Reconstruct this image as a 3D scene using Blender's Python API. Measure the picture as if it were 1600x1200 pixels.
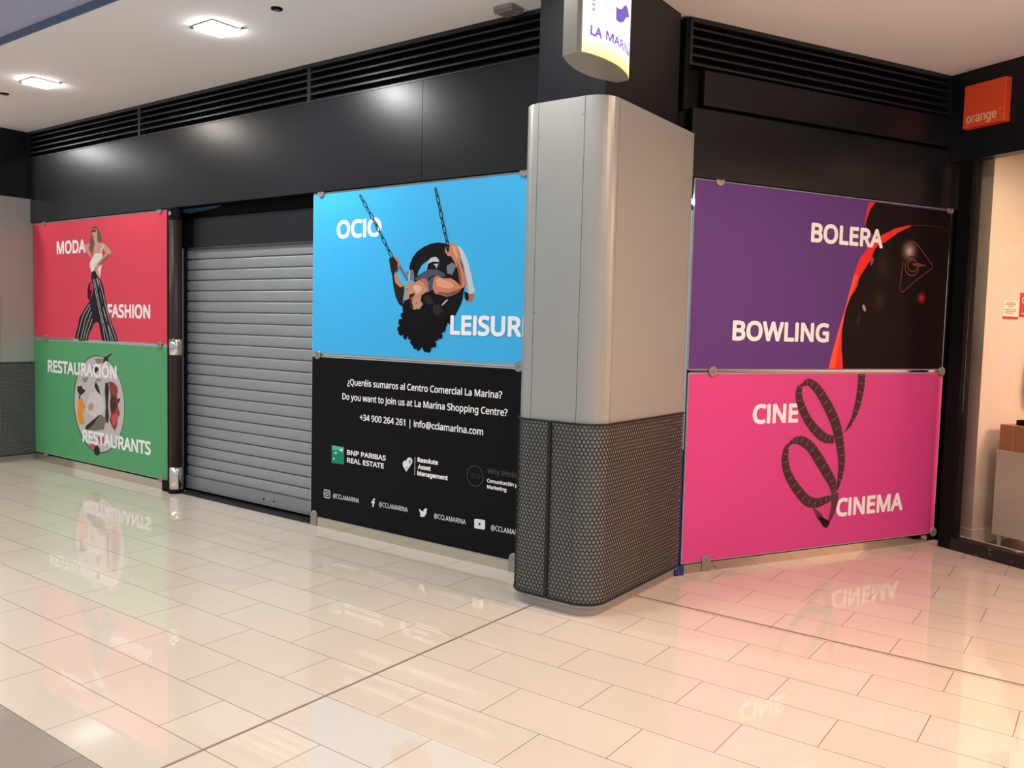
import bpy, math, os
from mathutils import Matrix, Vector
from mathutils.geometry import tessellate_polygon

S = bpy.context.scene
COL = S.collection
for _o in list(bpy.data.objects):
    bpy.data.objects.remove(_o)

# ------------------------------------------------------------------ camera
cam_data = bpy.data.cameras.new('camera')
cam_data.sensor_width = 36.0
cam_data.lens = 29.69
cam_data.clip_start = 0.05
cam = bpy.data.objects.new('camera', cam_data)
COL.objects.link(cam)
CAM_ROWS = [(0.808205, 0.5883512, 0.0254465), (0.0604133, -0.0398514, -0.9973776), (-0.5857943, 0.8076229, -0.0677523)]
r_, d_, f_ = [Vector(v) for v in CAM_ROWS]
cam.matrix_world = Matrix(((r_.x, -d_.x, -f_.x, 0), (r_.y, -d_.y, -f_.y, 0), (r_.z, -d_.z, -f_.z, 1.55), (0, 0, 0, 1)))
S.camera = cam

# ------------------------------------------------------------------ world, exposure, large lights
S.view_settings.view_transform = 'Standard'
S.view_settings.look = 'None'
S.view_settings.gamma = 1.0
S.view_settings.use_curve_mapping = False
S.view_settings.exposure = 0.0
world = bpy.data.worlds.new('mall_air')
S.world = world
world.use_nodes = True
world.node_tree.nodes['Background'].inputs[0].default_value = (0.95, 0.97, 1.0, 1)
world.node_tree.nodes['Background'].inputs[1].default_value = 0.58


def area_light(name, loc, sx, sy, power, color, aim=(0, 0, -1), spread=180):
    l = bpy.data.lights.new(name, 'AREA')
    l.shape = 'RECTANGLE'
    l.size = sx
    l.size_y = sy
    l.energy = power
    l.color = color
    l.spread = math.radians(spread)
    o = bpy.data.objects.new(name, l)
    o.location = loc
    o.rotation_euler = Vector(aim).to_track_quat('-Z', 'Y').to_euler()
    COL.objects.link(o)
    return o


area_light('atrium_skylight', (-5.5, -1.5, 6.0), 11, 4, 480, (1.0, 0.98, 0.95), (0, 0.45, -1))
area_light('shop_ceiling_light', (1.08, 7.58, 2.93), 2.2, 1.6, 35, (1.0, 0.82, 0.68), (0, 0, -1), 120)
area_light('mall_warm_light', (2.2, 3.2, 3.40), 1.4, 1.4, 120, (1.0, 0.58, 0.42))
area_light('shop_warm_fill', (2.9, 6.38, 2.90), 1.8, 1.2, 320, (1.0, 0.58, 0.42))  # unseen second shop lamp, added to warm the column and mall ceiling
area_light('gap_fill_light', (-6.6, 4.48, 3.35), 0.5, 0.08, 4, (0.75, 0.9, 1.0))  # added lamp that lights the pale panel behind the shutter gap
area_light('shop_front_light', (-0.12, 6.62, 2.93), 0.5, 0.3, 30, (1.0, 0.80, 0.56))


# ------------------------------------------------------------------ materials
def lin(c):
    return tuple((x / 255 / 12.92) if x / 255 <= 0.04045 else ((x / 255 + 0.055) / 1.055) ** 2.4 for x in c)


def mat(name, rgb, rough=0.5, metal=0.0, spec=0.5, emit=0.0, linear=False, noise=0.0, nscale=6.0, bump=0.0):
    m = bpy.data.materials.new(name)
    m.use_nodes = True
    nt = m.node_tree
    p = nt.nodes['Principled BSDF']
    c = rgb if linear else lin(rgb)
    p.inputs['Base Color'].default_value = (*c, 1)
    p.inputs['Roughness'].default_value = rough
    p.inputs['Metallic'].default_value = metal
    p.inputs['Specular IOR Level'].default_value = spec
    if emit:
        p.inputs['Emission Color'].default_value = (*c, 1)
        p.inputs['Emission Strength'].default_value = emit
    if noise or bump:
        tc = nt.nodes.new('ShaderNodeTexCoord')
        n = nt.nodes.new('ShaderNodeTexNoise')
        n.inputs['Scale'].default_value = nscale
        n.inputs['Detail'].default_value = 4
        nt.links.new(tc.outputs['Object'], n.inputs['Vector'])
        if noise:
            mx = nt.nodes.new('ShaderNodeMix')
            mx.data_type = 'RGBA'
            mx.inputs['A'].default_value = (*[v * (1 - noise) for v in c], 1)
            mx.inputs['B'].default_value = (*[min(1, v * (1 + noise)) for v in c], 1)
            nt.links.new(n.outputs['Fac'], mx.inputs['Factor'])
            nt.links.new(mx.outputs['Result'], p.inputs['Base Color'])
        if bump:
            b = nt.nodes.new('ShaderNodeBump')
            b.inputs['Strength'].default_value = bump
            b.inputs['Distance'].default_value = 0.01
            nt.links.new(n.outputs['Fac'], b.inputs['Height'])
            nt.links.new(b.outputs['Normal'], p.inputs['Normal'])
    return m


def ink(name, rgb):
    return mat('print_' + name, rgb, 0.5, spec=0.08, noise=0.03, nscale=3)


M = {}
M['ceiling'] = mat('ceiling_paint', (247, 246, 246), 0.8, spec=0.2, noise=0.015, nscale=1.5)
M['ceiling_raised'] = mat('raised_ceiling_daylit', (176, 184, 212), 0.8, spec=0.2, noise=0.02)  # bluish daylight put into the base colour
M['band'] = mat('blue_grey_trim', (100, 116, 146), 0.6, spec=0.3, noise=0.02)
M['fascia'] = mat('black_satin_fascia', (22, 24, 28), 0.31, spec=0.28, noise=0.06, nscale=2, bump=0.02)
M['dark'] = mat('matt_black', (12, 12, 14), 0.6, spec=0.12, noise=0.05)
M['slat'] = mat('black_grille_metal', (32, 34, 38), 0.35, spec=0.4, noise=0.04)
M['stone'] = mat('dark_threshold_stone', (34, 35, 39), 0.4, spec=0.25, noise=0.15, nscale=12)
M['steel'] = mat('brushed_steel_strip', (206, 198, 184), 0.10, 1.0, noise=0.04, nscale=4)
M['chrome'] = mat('polished_chrome', (215, 210, 204), 0.14, 1.0, noise=0.02)
M['clamp'] = mat('satin_clamp_steel', (158, 150, 144), 0.4, 0.6, noise=0.05, nscale=30)
M['glass_edge'] = mat('glass_pane_edge', (168, 184, 182), 0.12, spec=0.6, noise=0.04)
M['red'] = mat('red_poster_film', (224, 66, 88), 0.45, spec=0.25, noise=0.02, nscale=2)
M['green'] = mat('green_poster_film', (86, 163, 108), 0.45, spec=0.25, noise=0.02, nscale=2)
M['blue'] = mat('blue_poster_film', (60, 178, 236), 0.45, spec=0.25, noise=0.02, nscale=2)
M['black'] = mat('black_poster_film', (17, 18, 21), 0.45, spec=0.08, noise=0.03, nscale=2)
M['purple'] = mat('purple_poster_film', (92, 58, 128), 0.45, spec=0.2, noise=0.02, nscale=2)
M['pink'] = mat('pink_poster_film', (212, 71, 142), 0.45, spec=0.2, noise=0.02, nscale=2)
M['white'] = ink('white', (244, 243, 243))
M['clad'] = mat('grey_cladding_sheet', (158, 161, 158), 0.30, 0.2, spec=0.5, noise=0.03, nscale=3)
M['meshmetal'] = mat('black_perforated_steel', (30, 29, 29), 0.45, 0.2, spec=0.4, noise=0.05)
M['plinth'] = mat('scuffed_grey_plinth', (150, 143, 140), 0.35, 0.2, noise=0.15, nscale=10)
M['rivet'] = mat('grey_rivet', (120, 120, 112), 0.4, 0.5)
M['post'] = mat('dark_brown_lacquer', (46, 33, 31), 0.45, spec=0.25, noise=0.08)
M['shutter'] = mat('galvanised_shutter_slat', (150, 155, 158), 0.42, 0.35, noise=0.08, nscale=5)
M['shutterbar'] = mat('grey_shutter_bar', (140, 141, 144), 0.4, 0.35, noise=0.1, nscale=9)
M['lamp'] = mat('lamp_diffuser', (255, 251, 244), 0.5, emit=55)
M['glint'] = mat('glint_glow', (255, 252, 246), 0.5, emit=90)
M['lamptrim'] = mat('lamp_trim', (120, 118, 116), 0.5, noise=0.05)
M['sign_grey'] = mat('sign_aluminium', (134, 131, 127), 0.45, 0.15, noise=0.02)
M['orange'] = mat('orange_sign_face', (232, 84, 44), 0.35, spec=0.4, noise=0.02)
M['orange_text'] = mat('orange_sign_lettering', (236, 190, 160), 0.5, noise=0.02)
M['shopwall'] = mat('shop_white_paint', (204, 190, 176), 0.6, spec=0.3, noise=0.02)
M['shopfloor'] = mat('shop_grey_floor', (120, 106, 92), 0.4, noise=0.08)
M['cabinet'] = mat('white_cabinet_laminate', (212, 198, 178), 0.35, noise=0.02)
M['card'] = mat('brown_cardboard', (176, 124, 82), 0.8, spec=0.1, noise=0.08, nscale=8)
M['tape'] = mat('packing_tape', (190, 140, 98), 0.3, noise=0.04)
M['notice'] = mat('notice_paper', (226, 214, 200), 0.6, noise=0.02)
M['notice_red'] = mat('notice_red_print', (186, 44, 48), 0.5, noise=0.03)
M['notice_ink'] = mat('notice_grey_print', (120, 104, 96), 0.6, noise=0.03)
M['bag'] = mat('dark_fabric', (44, 26, 34), 0.8, noise=0.2, nscale=20)
M['bag_red'] = mat('red_fabric', (120, 28, 40), 0.8, noise=0.2, nscale=20)
M['paleblue'] = mat('pale_blue_panel', (120, 168, 200), 0.4, noise=0.03)
M['navy'] = mat('navy_blue_panel', (22, 46, 120), 0.4, noise=0.05)
M['joint'] = mat('expansion_joint_metal', (132, 116, 104), 0.4, 0.1, noise=0.05)


def floor_material():
    m = bpy.data.materials.new('polished_cream_tile')
    m.use_nodes = True
    nt = m.node_tree
    p = nt.nodes['Principled BSDF']
    tc = nt.nodes.new('ShaderNodeTexCoord')
    mp = nt.nodes.new('ShaderNodeMapping')
    mp.inputs['Location'].default_value = (1.43375, -1.752, 0)
    nt.links.new(tc.outputs['Object'], mp.inputs['Vector'])

    def brick(c1, c2, mortar):
        b = nt.nodes.new('ShaderNodeTexBrick')
        b.offset = 0.5
        b.offset_frequency = 2
        b.squash = 1.0
        b.inputs['Scale'].default_value = 1.0
        b.inputs['Brick Width'].default_value = 0.5825
        b.inputs['Row Height'].default_value = 0.2875
        b.inputs['Mortar Size'].default_value = 0.0016
        b.inputs['Mortar Smooth'].default_value = 0.0
        b.inputs['Bias'].default_value = 0.0
        b.inputs['Color1'].default_value = (*lin(c1), 1)
        b.inputs['Color2'].default_value = (*lin(c2), 1)
        b.inputs['Mortar'].default_value = (*lin(mortar), 1)
        nt.links.new(mp.outputs['Vector'], b.inputs['Vector'])
        return b
    cream = brick((214, 203, 187), (209, 198, 182), (118, 102, 84))
    grey = brick((160, 150, 140), (156, 146, 137), (118, 108, 98))
    sep = nt.nodes.new('ShaderNodeSeparateXYZ')
    nt.links.new(tc.outputs['Object'], sep.inputs[0])
    lt = nt.nodes.new('ShaderNodeMath')
    lt.operation = 'LESS_THAN'
    lt.inputs[1].default_value = 1.4645
    nt.links.new(sep.outputs['Y'], lt.inputs[0])
    mx = nt.nodes.new('ShaderNodeMix')
    mx.data_type = 'RGBA'
    nt.links.new(lt.outputs[0], mx.inputs['Factor'])
    nt.links.new(cream.outputs['Color'], mx.inputs['A'])
    nt.links.new(grey.outputs['Color'], mx.inputs['B'])
    n = nt.nodes.new('ShaderNodeTexNoise')
    n.inputs['Scale'].default_value = 2.2
    n.inputs['Detail'].default_value = 5
    nt.links.new(tc.outputs['Object'], n.inputs['Vector'])
    mr = nt.nodes.new('ShaderNodeMapRange')
    mr.inputs['To Min'].default_value = 0.94
    mr.inputs['To Max'].default_value = 1.05
    nt.links.new(n.outputs['Fac'], mr.inputs['Value'])
    vm = nt.nodes.new('ShaderNodeVectorMath')
    vm.operation = 'SCALE'
    nt.links.new(mx.outputs['Result'], vm.inputs[0])
    nt.links.new(mr.outputs['Result'], vm.inputs['Scale'])
    nt.links.new(vm.outputs[0], p.inputs['Base Color'])
    p.inputs['Roughness'].default_value = 0.006
    p.inputs['IOR'].default_value = 1.88
    p.inputs['Specular IOR Level'].default_value = 0.5
    return m


def pane_material():
    m = bpy.data.materials.new('shop_window_glass')
    m.use_nodes = True
    nt = m.node_tree
    nt.nodes.clear()
    out = nt.nodes.new('ShaderNodeOutputMaterial')
    fr = nt.nodes.new('ShaderNodeFresnel')
    fr.inputs['IOR'].default_value = 1.3
    tr = nt.nodes.new('ShaderNodeBsdfTransparent')
    tr.inputs[0].default_value = (0.97, 0.98, 0.97, 1)
    gl = nt.nodes.new('ShaderNodeBsdfGlossy')
    gl.inputs['Roughness'].default_value = 0.01
    mx = nt.nodes.new('ShaderNodeMixShader')
    nt.links.new(fr.outputs[0], mx.inputs[0])
    nt.links.new(tr.outputs[0], mx.inputs[1])
    nt.links.new(gl.outputs[0], mx.inputs[2])
    nt.links.new(mx.outputs[0], out.inputs[0])
    return m


def scraped_sill_material():
    m = mat('scraped_black_sill', (22, 20, 20), 0.4, spec=0.4)
    nt = m.node_tree
    p = nt.nodes['Principled BSDF']
    tc = nt.nodes.new('ShaderNodeTexCoord')
    n = nt.nodes.new('ShaderNodeTexNoise')
    n.inputs['Scale'].default_value = 9
    n.inputs['Detail'].default_value = 8
    n.inputs['Roughness'].default_value = 0.75
    nt.links.new(tc.outputs['Object'], n.inputs['Vector'])
    cr = nt.nodes.new('ShaderNodeValToRGB')
    cr.color_ramp.interpolation = 'CONSTANT'
    cr.color_ramp.elements[0].color = (*lin((24, 22, 22)), 1)
    cr.color_ramp.elements[1].position = 0.60
    cr.color_ramp.elements[1].color = (*lin((190, 160, 150)), 1)
    nt.links.new(n.outputs['Fac'], cr.inputs[0])
    nt.links.new(cr.outputs[0], p.inputs['Base Color'])
    return m


def sign_face_material():
    m = mat('lit_sign_acrylic', (255, 255, 255), 0.3)
    nt = m.node_tree
    p = nt.nodes['Principled BSDF']
    tc = nt.nodes.new('ShaderNodeTexCoord')
    sep = nt.nodes.new('ShaderNodeSeparateXYZ')
    nt.links.new(tc.outputs['Object'], sep.inputs[0])
    cr = nt.nodes.new('ShaderNodeValToRGB')
    e = cr.color_ramp.elements
    e[0].position = 0.0
    e[0].color = (0.84, 0.80, 0.18, 1)
    e[1].position = 0.12
    e[1].color = (1.0, 1.0, 0.93, 1)
    nt.links.new(sep.outputs['Z'], cr.inputs[0])
    nt.links.new(cr.outputs[0], p.inputs['Emission Color'])
    nt.links.new(cr.outputs[0], p.inputs['Base Color'])
    p.inputs['Emission Strength'].default_value = 0.95
    return m


M['floor'] = floor_material()
M['pane'] = pane_material()
M['sill'] = scraped_sill_material()
M['signface'] = sign_face_material()
M['signtext'] = mat('sign_violet_print', (112, 98, 216), 0.4, emit=0.35, noise=0.02)
M['signtext_pale'] = mat('sign_pale_print', (216, 210, 250), 0.4, emit=0.7)
M['signtext_grey'] = mat('sign_grey_print', (170, 165, 185), 0.4, emit=0.4)

DATA = {
    'w_hair': [(-8.133,2.419),(-8.081,2.409),(-8.05,2.378),(-8.02,2.355),(-8.006,2.323),(-7.99,2.29),(-8.001,2.259),(-8.038,2.249),(-8.062,2.266),(-8.093,2.273),(-8.125,2.258),(-8.146,2.237),(-8.163,2.195),(-8.179,2.158),(-8.21,2.207),(-8.219,2.251),(-8.23,2.257),(-8.208,2.294),(-8.197,2.331),(-8.207,2.364),(-8.181,2.4)],
    'w_face': [(-8.179,2.381),(-8.133,2.389),(-8.092,2.38),(-8.076,2.352),(-8.082,2.321),(-8.077,2.275),(-8.104,2.263),(-8.129,2.277),(-8.149,2.291),(-8.166,2.329),(-8.182,2.357)],
    'w_shades': [(-8.184,2.377),(-8.11,2.383),(-8.098,2.368),(-8.128,2.353),(-8.148,2.364),(-8.174,2.355)],
    'w_lips': [(-8.157,2.315),(-8.132,2.318),(-8.124,2.309),(-8.149,2.306)],
    'w_chest': [(-8.135,2.278),(-8.079,2.28),(-8.052,2.25),(-7.997,2.253),(-7.96,2.231),(-7.991,2.2),(-8.008,2.151),(-8.095,2.156),(-8.156,2.146),(-8.14,2.216),(-8.129,2.247)],
    'w_arm1': [(-8.32,2.243),(-8.251,2.252),(-8.217,2.253),(-8.205,2.207),(-8.175,2.161),(-8.186,2.116),(-8.232,2.137),(-8.278,2.171),(-8.31,2.21)],
    'w_arm1s': [(-8.23,2.24),(-8.205,2.207),(-8.175,2.161),(-8.186,2.131),(-8.221,2.175),(-8.241,2.214)],
    'w_arm2': [(-7.99,2.253),(-7.92,2.229),(-7.859,2.19),(-7.824,2.161),(-7.84,2.136),(-7.891,2.107),(-7.962,2.071),(-8.024,2.041),(-8.056,2.02),(-8.077,1.999),(-8.046,1.955),(-8.026,1.912),(-8.047,1.908),(-8.078,1.94),(-8.114,1.978),(-8.139,2.005),(-8.107,2.037),(-8.055,2.068),(-7.993,2.099),(-7.941,2.14),(-7.921,2.15),(-7.951,2.177),(-7.977,2.199)],
    'w_arm2s': [(-7.84,2.136),(-7.891,2.107),(-7.962,2.071),(-8.024,2.041),(-8.055,2.031),(-8.045,2.057),(-7.987,2.088),(-7.921,2.123),(-7.89,2.144)],
    'w_top': [(-8.105,2.157),(-8.012,2.158),(-7.988,2.146),(-7.986,2.109),(-8.055,2.073),(-8.107,2.042),(-8.133,2.009),(-8.15,1.989),(-8.199,1.974),(-8.213,2.023),(-8.227,2.045),(-8.212,2.077),(-8.169,2.119),(-8.143,2.145)],
    'w_top2': [(-8.049,2.028),(-8.0,2.042),(-8.024,1.955),(-8.038,1.929),(-8.067,1.977),(-8.07,2.004)],
    'w_strap': [(-7.976,2.231),(-7.96,2.226),(-7.989,2.184),(-8.006,2.152),(-8.027,2.154),(-8.002,2.195)],
    'w_trs': [(-8.186,1.979),(-8.119,1.989),(-8.104,1.956),(-8.078,1.932),(-8.026,1.907),(-7.996,1.869),(-7.966,1.815),(-7.937,1.719),(-7.907,1.634),(-7.868,1.559),(-7.818,1.475),(-7.759,1.402),(-7.711,1.318),(-7.79,1.316),(-7.911,1.314),(-8.004,1.315),(-8.034,1.395),(-8.058,1.47),(-8.078,1.492),(-8.126,1.485),(-8.169,1.463),(-8.19,1.424),(-8.234,1.39),(-8.255,1.357),(-8.267,1.307),(-8.441,1.296),(-8.451,1.318),(-8.524,1.321),(-8.501,1.378),(-8.46,1.451),(-8.441,1.519),(-8.37,1.586),(-8.283,1.653),(-8.229,1.697),(-8.185,1.751),(-8.163,1.805),(-8.173,1.86),(-8.202,1.914)],
    'w_bagd': [(-8.219,1.882),(-8.173,1.871),(-8.165,1.816),(-8.196,1.762),(-8.213,1.713),(-8.248,1.705),(-8.275,1.74),(-8.267,1.817),(-8.247,1.86)],
    'w_bagp': [(-8.215,1.871),(-8.173,1.862),(-8.159,1.816),(-8.187,1.79),(-8.216,1.804)],
    'w_belt': [(-8.188,1.962),(-8.108,1.969),(-8.1,1.958),(-8.184,1.949)],
    'w_stripe0': [(-8.099,1.915),(-8.028,1.762),(-7.965,1.59),(-7.869,1.431),(-7.798,1.32)],
    'w_stripe1': [(-8.134,1.907),(-8.086,1.762),(-8.021,1.59),(-7.951,1.44),(-7.889,1.317)],
    'w_stripe2': [(-8.055,1.904),(-7.993,1.783),(-7.934,1.644),(-7.845,1.474),(-7.746,1.326)],
    'w_stripe3': [(-8.084,1.913),(-8.052,1.816),(-7.989,1.654),(-7.909,1.505),(-7.84,1.317)],
    'w_stripe4': [(-8.162,1.914),(-8.12,1.784),(-8.051,1.6),(-7.987,1.45),(-7.948,1.316)],
    'w_stripe5': [(-8.229,1.664),(-8.349,1.564),(-8.412,1.464),(-8.478,1.325)],
    'w_stripe6': [(-8.215,1.631),(-8.306,1.532),(-8.362,1.42),(-8.414,1.306)],
    'w_stripe7': [(-8.194,1.588),(-8.26,1.499),(-8.319,1.41),(-8.364,1.304)],
    'w_stripe8': [(-8.187,1.522),(-8.228,1.456),(-8.283,1.378),(-8.314,1.305)],
    'p_white': [(-8.247,0.789),(-8.112,0.82),(-8.018,0.764),(-7.963,0.67),(-8.011,0.607),(-8.154,0.565),(-8.25,0.567),(-8.327,0.632),(-8.306,0.714)],
    'p_white2': [(-8.434,0.766),(-8.315,0.784),(-8.237,0.789),(-8.303,0.694),(-8.328,0.611),(-8.211,0.57),(-8.31,0.486),(-8.366,0.464),(-8.408,0.544),(-8.363,0.609),(-8.369,0.71)],
    'p_egg': [(-8.465,0.713),(-8.385,0.727),(-8.366,0.679),(-8.317,0.648),(-8.357,0.619),(-8.378,0.567),(-8.35,0.488),(-8.38,0.459),(-8.439,0.47),(-8.484,0.517),(-8.482,0.62)],
    'p_sprig': [(-8.478,0.844),(-8.402,0.851),(-8.373,0.821),(-8.32,0.814),(-8.354,0.785),(-8.42,0.757),(-8.435,0.718),(-8.461,0.721),(-8.444,0.765),(-8.487,0.793)],
    'p_leaf': [(-8.129,0.916),(-8.073,0.86),(-8.04,0.786),(-8.112,0.818),(-8.153,0.865)],
    'p_band': [(-7.951,0.907),(-7.9,0.917),(-7.883,0.852),(-7.904,0.684),(-7.886,0.588),(-7.909,0.517),(-7.965,0.537),(-7.944,0.681),(-7.961,0.827)],
    'p_meat': [(-7.886,0.927),(-7.794,0.921),(-7.74,0.89),(-7.723,0.853),(-7.741,0.793),(-7.724,0.737),(-7.716,0.679),(-7.686,0.633),(-7.726,0.582),(-7.745,0.502),(-7.782,0.458),(-7.836,0.494),(-7.881,0.549),(-7.853,0.61),(-7.87,0.687),(-7.851,0.786),(-7.877,0.852)],
    'p_meatd': [(-7.85,0.805),(-7.76,0.787),(-7.743,0.697),(-7.798,0.614),(-7.852,0.649),(-7.87,0.726)],
    'p_meatl': [(-7.835,0.592),(-7.761,0.637),(-7.707,0.612),(-7.744,0.561),(-7.781,0.509),(-7.826,0.524)],
    'p_herb': [(-8.212,0.52),(-8.039,0.593),(-7.937,0.562),(-7.985,0.451),(-8.156,0.423),(-8.311,0.421)],
    'p_herb2': [(-8.32,0.46),(-8.212,0.515),(-8.077,0.582),(-8.039,0.593),(-8.135,0.527),(-8.174,0.488),(-8.292,0.42),(-8.341,0.428)],
    'p_rose': [(-8.109,0.364),(-7.986,0.381),(-7.964,0.324),(-8.062,0.299)],
    'p_red': [(-8.27,0.293),(-8.177,0.307),(-8.155,0.264),(-8.227,0.235)],
    'p_topleaf': [(-7.964,1.158),(-7.919,1.168),(-7.823,1.207),(-7.842,1.183),(-7.897,1.149),(-7.898,1.117),(-7.994,1.102)],
    'p_top1': [(-8.145,1.133),(-8.069,1.141),(-7.972,1.139),(-7.976,1.099),(-8.108,1.087)],
    'p_top2': [(-8.204,1.046),(-8.108,1.065),(-8.071,1.028),(-8.128,0.995)],
    'p_blob1': [(-8.389,0.931),(-8.26,0.95),(-8.299,0.896),(-8.362,0.886)],
    'p_blob2': [(-8.119,0.936),(-8.021,0.947),(-8.035,0.921),(-8.12,0.914)],
    'p_toast': [(-8.278,0.666),(-8.209,0.701),(-8.162,0.675),(-8.191,0.622),(-8.269,0.616)],
    'p_side': [(-7.733,0.765),(-7.684,0.783),(-7.688,0.759),(-7.721,0.722)],
    'c_tire': [(-3.984,1.904),(-3.992,1.933),(-3.985,1.962),(-3.962,2.005),(-3.924,2.04),(-3.866,2.07),(-3.8,2.089),(-3.734,2.095),(-3.669,2.086),(-3.613,2.065),(-3.557,2.007),(-3.52,1.938),(-3.494,1.834),(-3.508,1.765),(-3.516,1.717),(-3.535,1.675),(-3.57,1.619),(-3.61,1.582),(-3.655,1.554),(-3.788,1.609),(-3.888,1.752),(-3.948,1.846)],
    'c_tirein': [(-3.945,1.9),(-3.939,1.939),(-3.917,1.975),(-3.879,2.002),(-3.827,2.021),(-3.779,2.024),(-3.826,1.987),(-3.864,1.959),(-3.892,1.931),(-3.911,1.899),(-3.922,1.878)],
    'c_hole': [(-3.918,1.878),(-3.906,1.906),(-3.882,1.942),(-3.854,1.963),(-3.821,1.977),(-3.833,1.944),(-3.845,1.909),(-3.891,1.888)],
    'c_knee': [(-3.846,1.905),(-3.834,1.944),(-3.823,1.976),(-3.793,1.997),(-3.755,2.002),(-3.73,1.987),(-3.72,1.959),(-3.729,1.908)],
    'c_kneed': [(-3.82,1.957),(-3.778,1.97),(-3.72,1.966),(-3.728,1.912),(-3.832,1.914)],
    'c_mark': [(-3.775,1.953),(-3.729,1.955),(-3.738,1.941),(-3.743,1.924),(-3.757,1.943)],
    'c_leg': [(-3.582,2.063),(-3.555,2.066),(-3.522,2.037),(-3.485,1.978),(-3.466,1.93),(-3.447,1.874),(-3.432,1.813),(-3.416,1.778),(-3.424,1.757),(-3.47,1.75),(-3.482,1.792),(-3.5,1.861),(-3.529,1.958),(-3.557,2.007)],
    'c_foot': [(-3.501,1.765),(-3.461,1.755),(-3.421,1.758),(-3.419,1.73),(-3.44,1.706),(-3.468,1.699),(-3.491,1.708),(-3.501,1.737)],
    'c_footd': [(-3.503,1.772),(-3.47,1.759),(-3.462,1.724),(-3.476,1.707),(-3.498,1.724)],
    'c_armd': [(-4.185,2.0),(-4.142,2.013),(-4.111,2.001),(-4.093,1.972),(-4.099,1.913),(-4.129,1.885),(-4.087,1.825),(-4.04,1.81),(-4.034,1.781),(-4.045,1.723),(-4.041,1.663),(-4.084,1.686),(-4.116,1.738),(-4.137,1.804),(-4.151,1.878),(-4.173,1.944)],
    'c_arml': [(-4.142,2.01),(-4.104,2.006),(-4.078,1.971),(-4.076,1.953),(-4.105,1.938),(-4.114,1.899),(-4.093,1.862),(-4.044,1.81),(-4.071,1.798),(-4.12,1.833),(-4.134,1.885),(-4.105,1.928),(-4.1,1.972)],
    'c_bar': [(-4.097,1.941),(-4.074,1.951),(-3.995,1.854),(-4.011,1.841)],
    'c_silver': [(-4.021,1.905),(-3.989,1.915),(-3.958,1.92),(-3.942,1.867),(-3.958,1.845),(-3.983,1.852)],
    'c_shirt': [(-3.95,1.852),(-3.872,1.895),(-3.815,1.92),(-3.739,1.915),(-3.682,1.893),(-3.661,1.869),(-3.71,1.87),(-3.766,1.878),(-3.811,1.864),(-3.822,1.836),(-3.851,1.85),(-3.899,1.844)],
    'c_face': [(-4.034,1.825),(-3.987,1.837),(-3.948,1.831),(-3.9,1.847),(-3.851,1.823),(-3.819,1.787),(-3.859,1.752),(-3.885,1.716),(-3.864,1.68),(-3.905,1.653),(-3.944,1.649),(-3.979,1.671),(-3.987,1.716),(-4.006,1.707),(-4.032,1.745),(-4.008,1.767),(-4.028,1.785),(-4.013,1.803)],
    'c_neck': [(-3.904,1.845),(-3.852,1.863),(-3.817,1.837),(-3.792,1.78),(-3.82,1.765),(-3.859,1.752),(-3.85,1.795)],
    'c_strap': [(-3.817,1.837),(-3.794,1.858),(-3.772,1.872),(-3.776,1.78),(-3.811,1.779)],
    'c_upper': [(-3.768,1.865),(-3.738,1.876),(-3.682,1.857),(-3.617,1.857),(-3.571,1.835),(-3.52,1.795),(-3.551,1.765),(-3.605,1.743),(-3.651,1.736),(-3.707,1.75),(-3.754,1.757),(-3.776,1.794)],
    'c_fore': [(-3.67,2.067),(-3.641,2.055),(-3.632,2.093),(-3.599,2.085),(-3.566,2.056),(-3.551,2.014),(-3.541,1.972),(-3.517,1.91),(-3.493,1.854),(-3.488,1.82),(-3.514,1.791),(-3.539,1.814),(-3.549,1.848),(-3.564,1.918),(-3.593,1.967),(-3.621,2.002),(-3.648,2.003),(-3.674,2.032)],
    'c_hair': [(-4.047,1.664),(-4.034,1.708),(-3.987,1.723),(-3.976,1.671),(-3.944,1.649),(-3.885,1.653),(-3.857,1.687),(-3.882,1.709),(-3.875,1.745),(-3.83,1.767),(-3.763,1.752),(-3.695,1.723),(-3.685,1.688),(-3.656,1.653),(-3.618,1.618),(-3.621,1.576),(-3.664,1.553),(-3.671,1.525),(-3.7,1.511),(-3.702,1.474),(-3.73,1.464),(-3.753,1.419),(-3.783,1.409),(-3.799,1.382),(-3.835,1.386),(-3.86,1.41),(-3.891,1.391),(-3.928,1.403),(-3.948,1.425),(-3.969,1.461),(-4.019,1.466),(-4.061,1.488),(-4.072,1.517),(-4.066,1.561),(-4.042,1.606)],
    'c_curl1': [(-3.839,1.752),(-3.791,1.737),(-3.762,1.695),(-3.809,1.68),(-3.848,1.709)],
    'c_curl2': [(-3.771,1.681),(-3.714,1.688),(-3.676,1.646),(-3.722,1.61),(-3.769,1.631)],
    'c_eye': [(-3.986,1.752),(-3.941,1.758),(-3.936,1.748),(-3.975,1.739)],
    'c_lip': [(-4.027,1.759),(-4.0,1.752),(-3.993,1.73),(-4.015,1.723),(-4.029,1.741)],
    'c_nose': [(-4.024,1.79),(-4.001,1.796),(-3.991,1.781),(-4.011,1.772)],
    'c_shadow': [(-3.98,1.745),(-3.946,1.752),(-3.94,1.716),(-3.974,1.687),(-3.985,1.716)],
    'c_light1': [(-3.748,1.844),(-3.719,1.861),(-3.663,1.843),(-3.616,1.828),(-3.588,1.807),(-3.615,1.79),(-3.68,1.794),(-3.736,1.808)],
    'c_light2': [(-3.614,2.071),(-3.586,2.064),(-3.569,2.028),(-3.564,1.987),(-3.58,1.994),(-3.602,2.029)],
    'c_light3': [(-3.952,1.81),(-3.909,1.817),(-3.869,1.795),(-3.888,1.766),(-3.917,1.752),(-3.942,1.781)],
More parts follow.
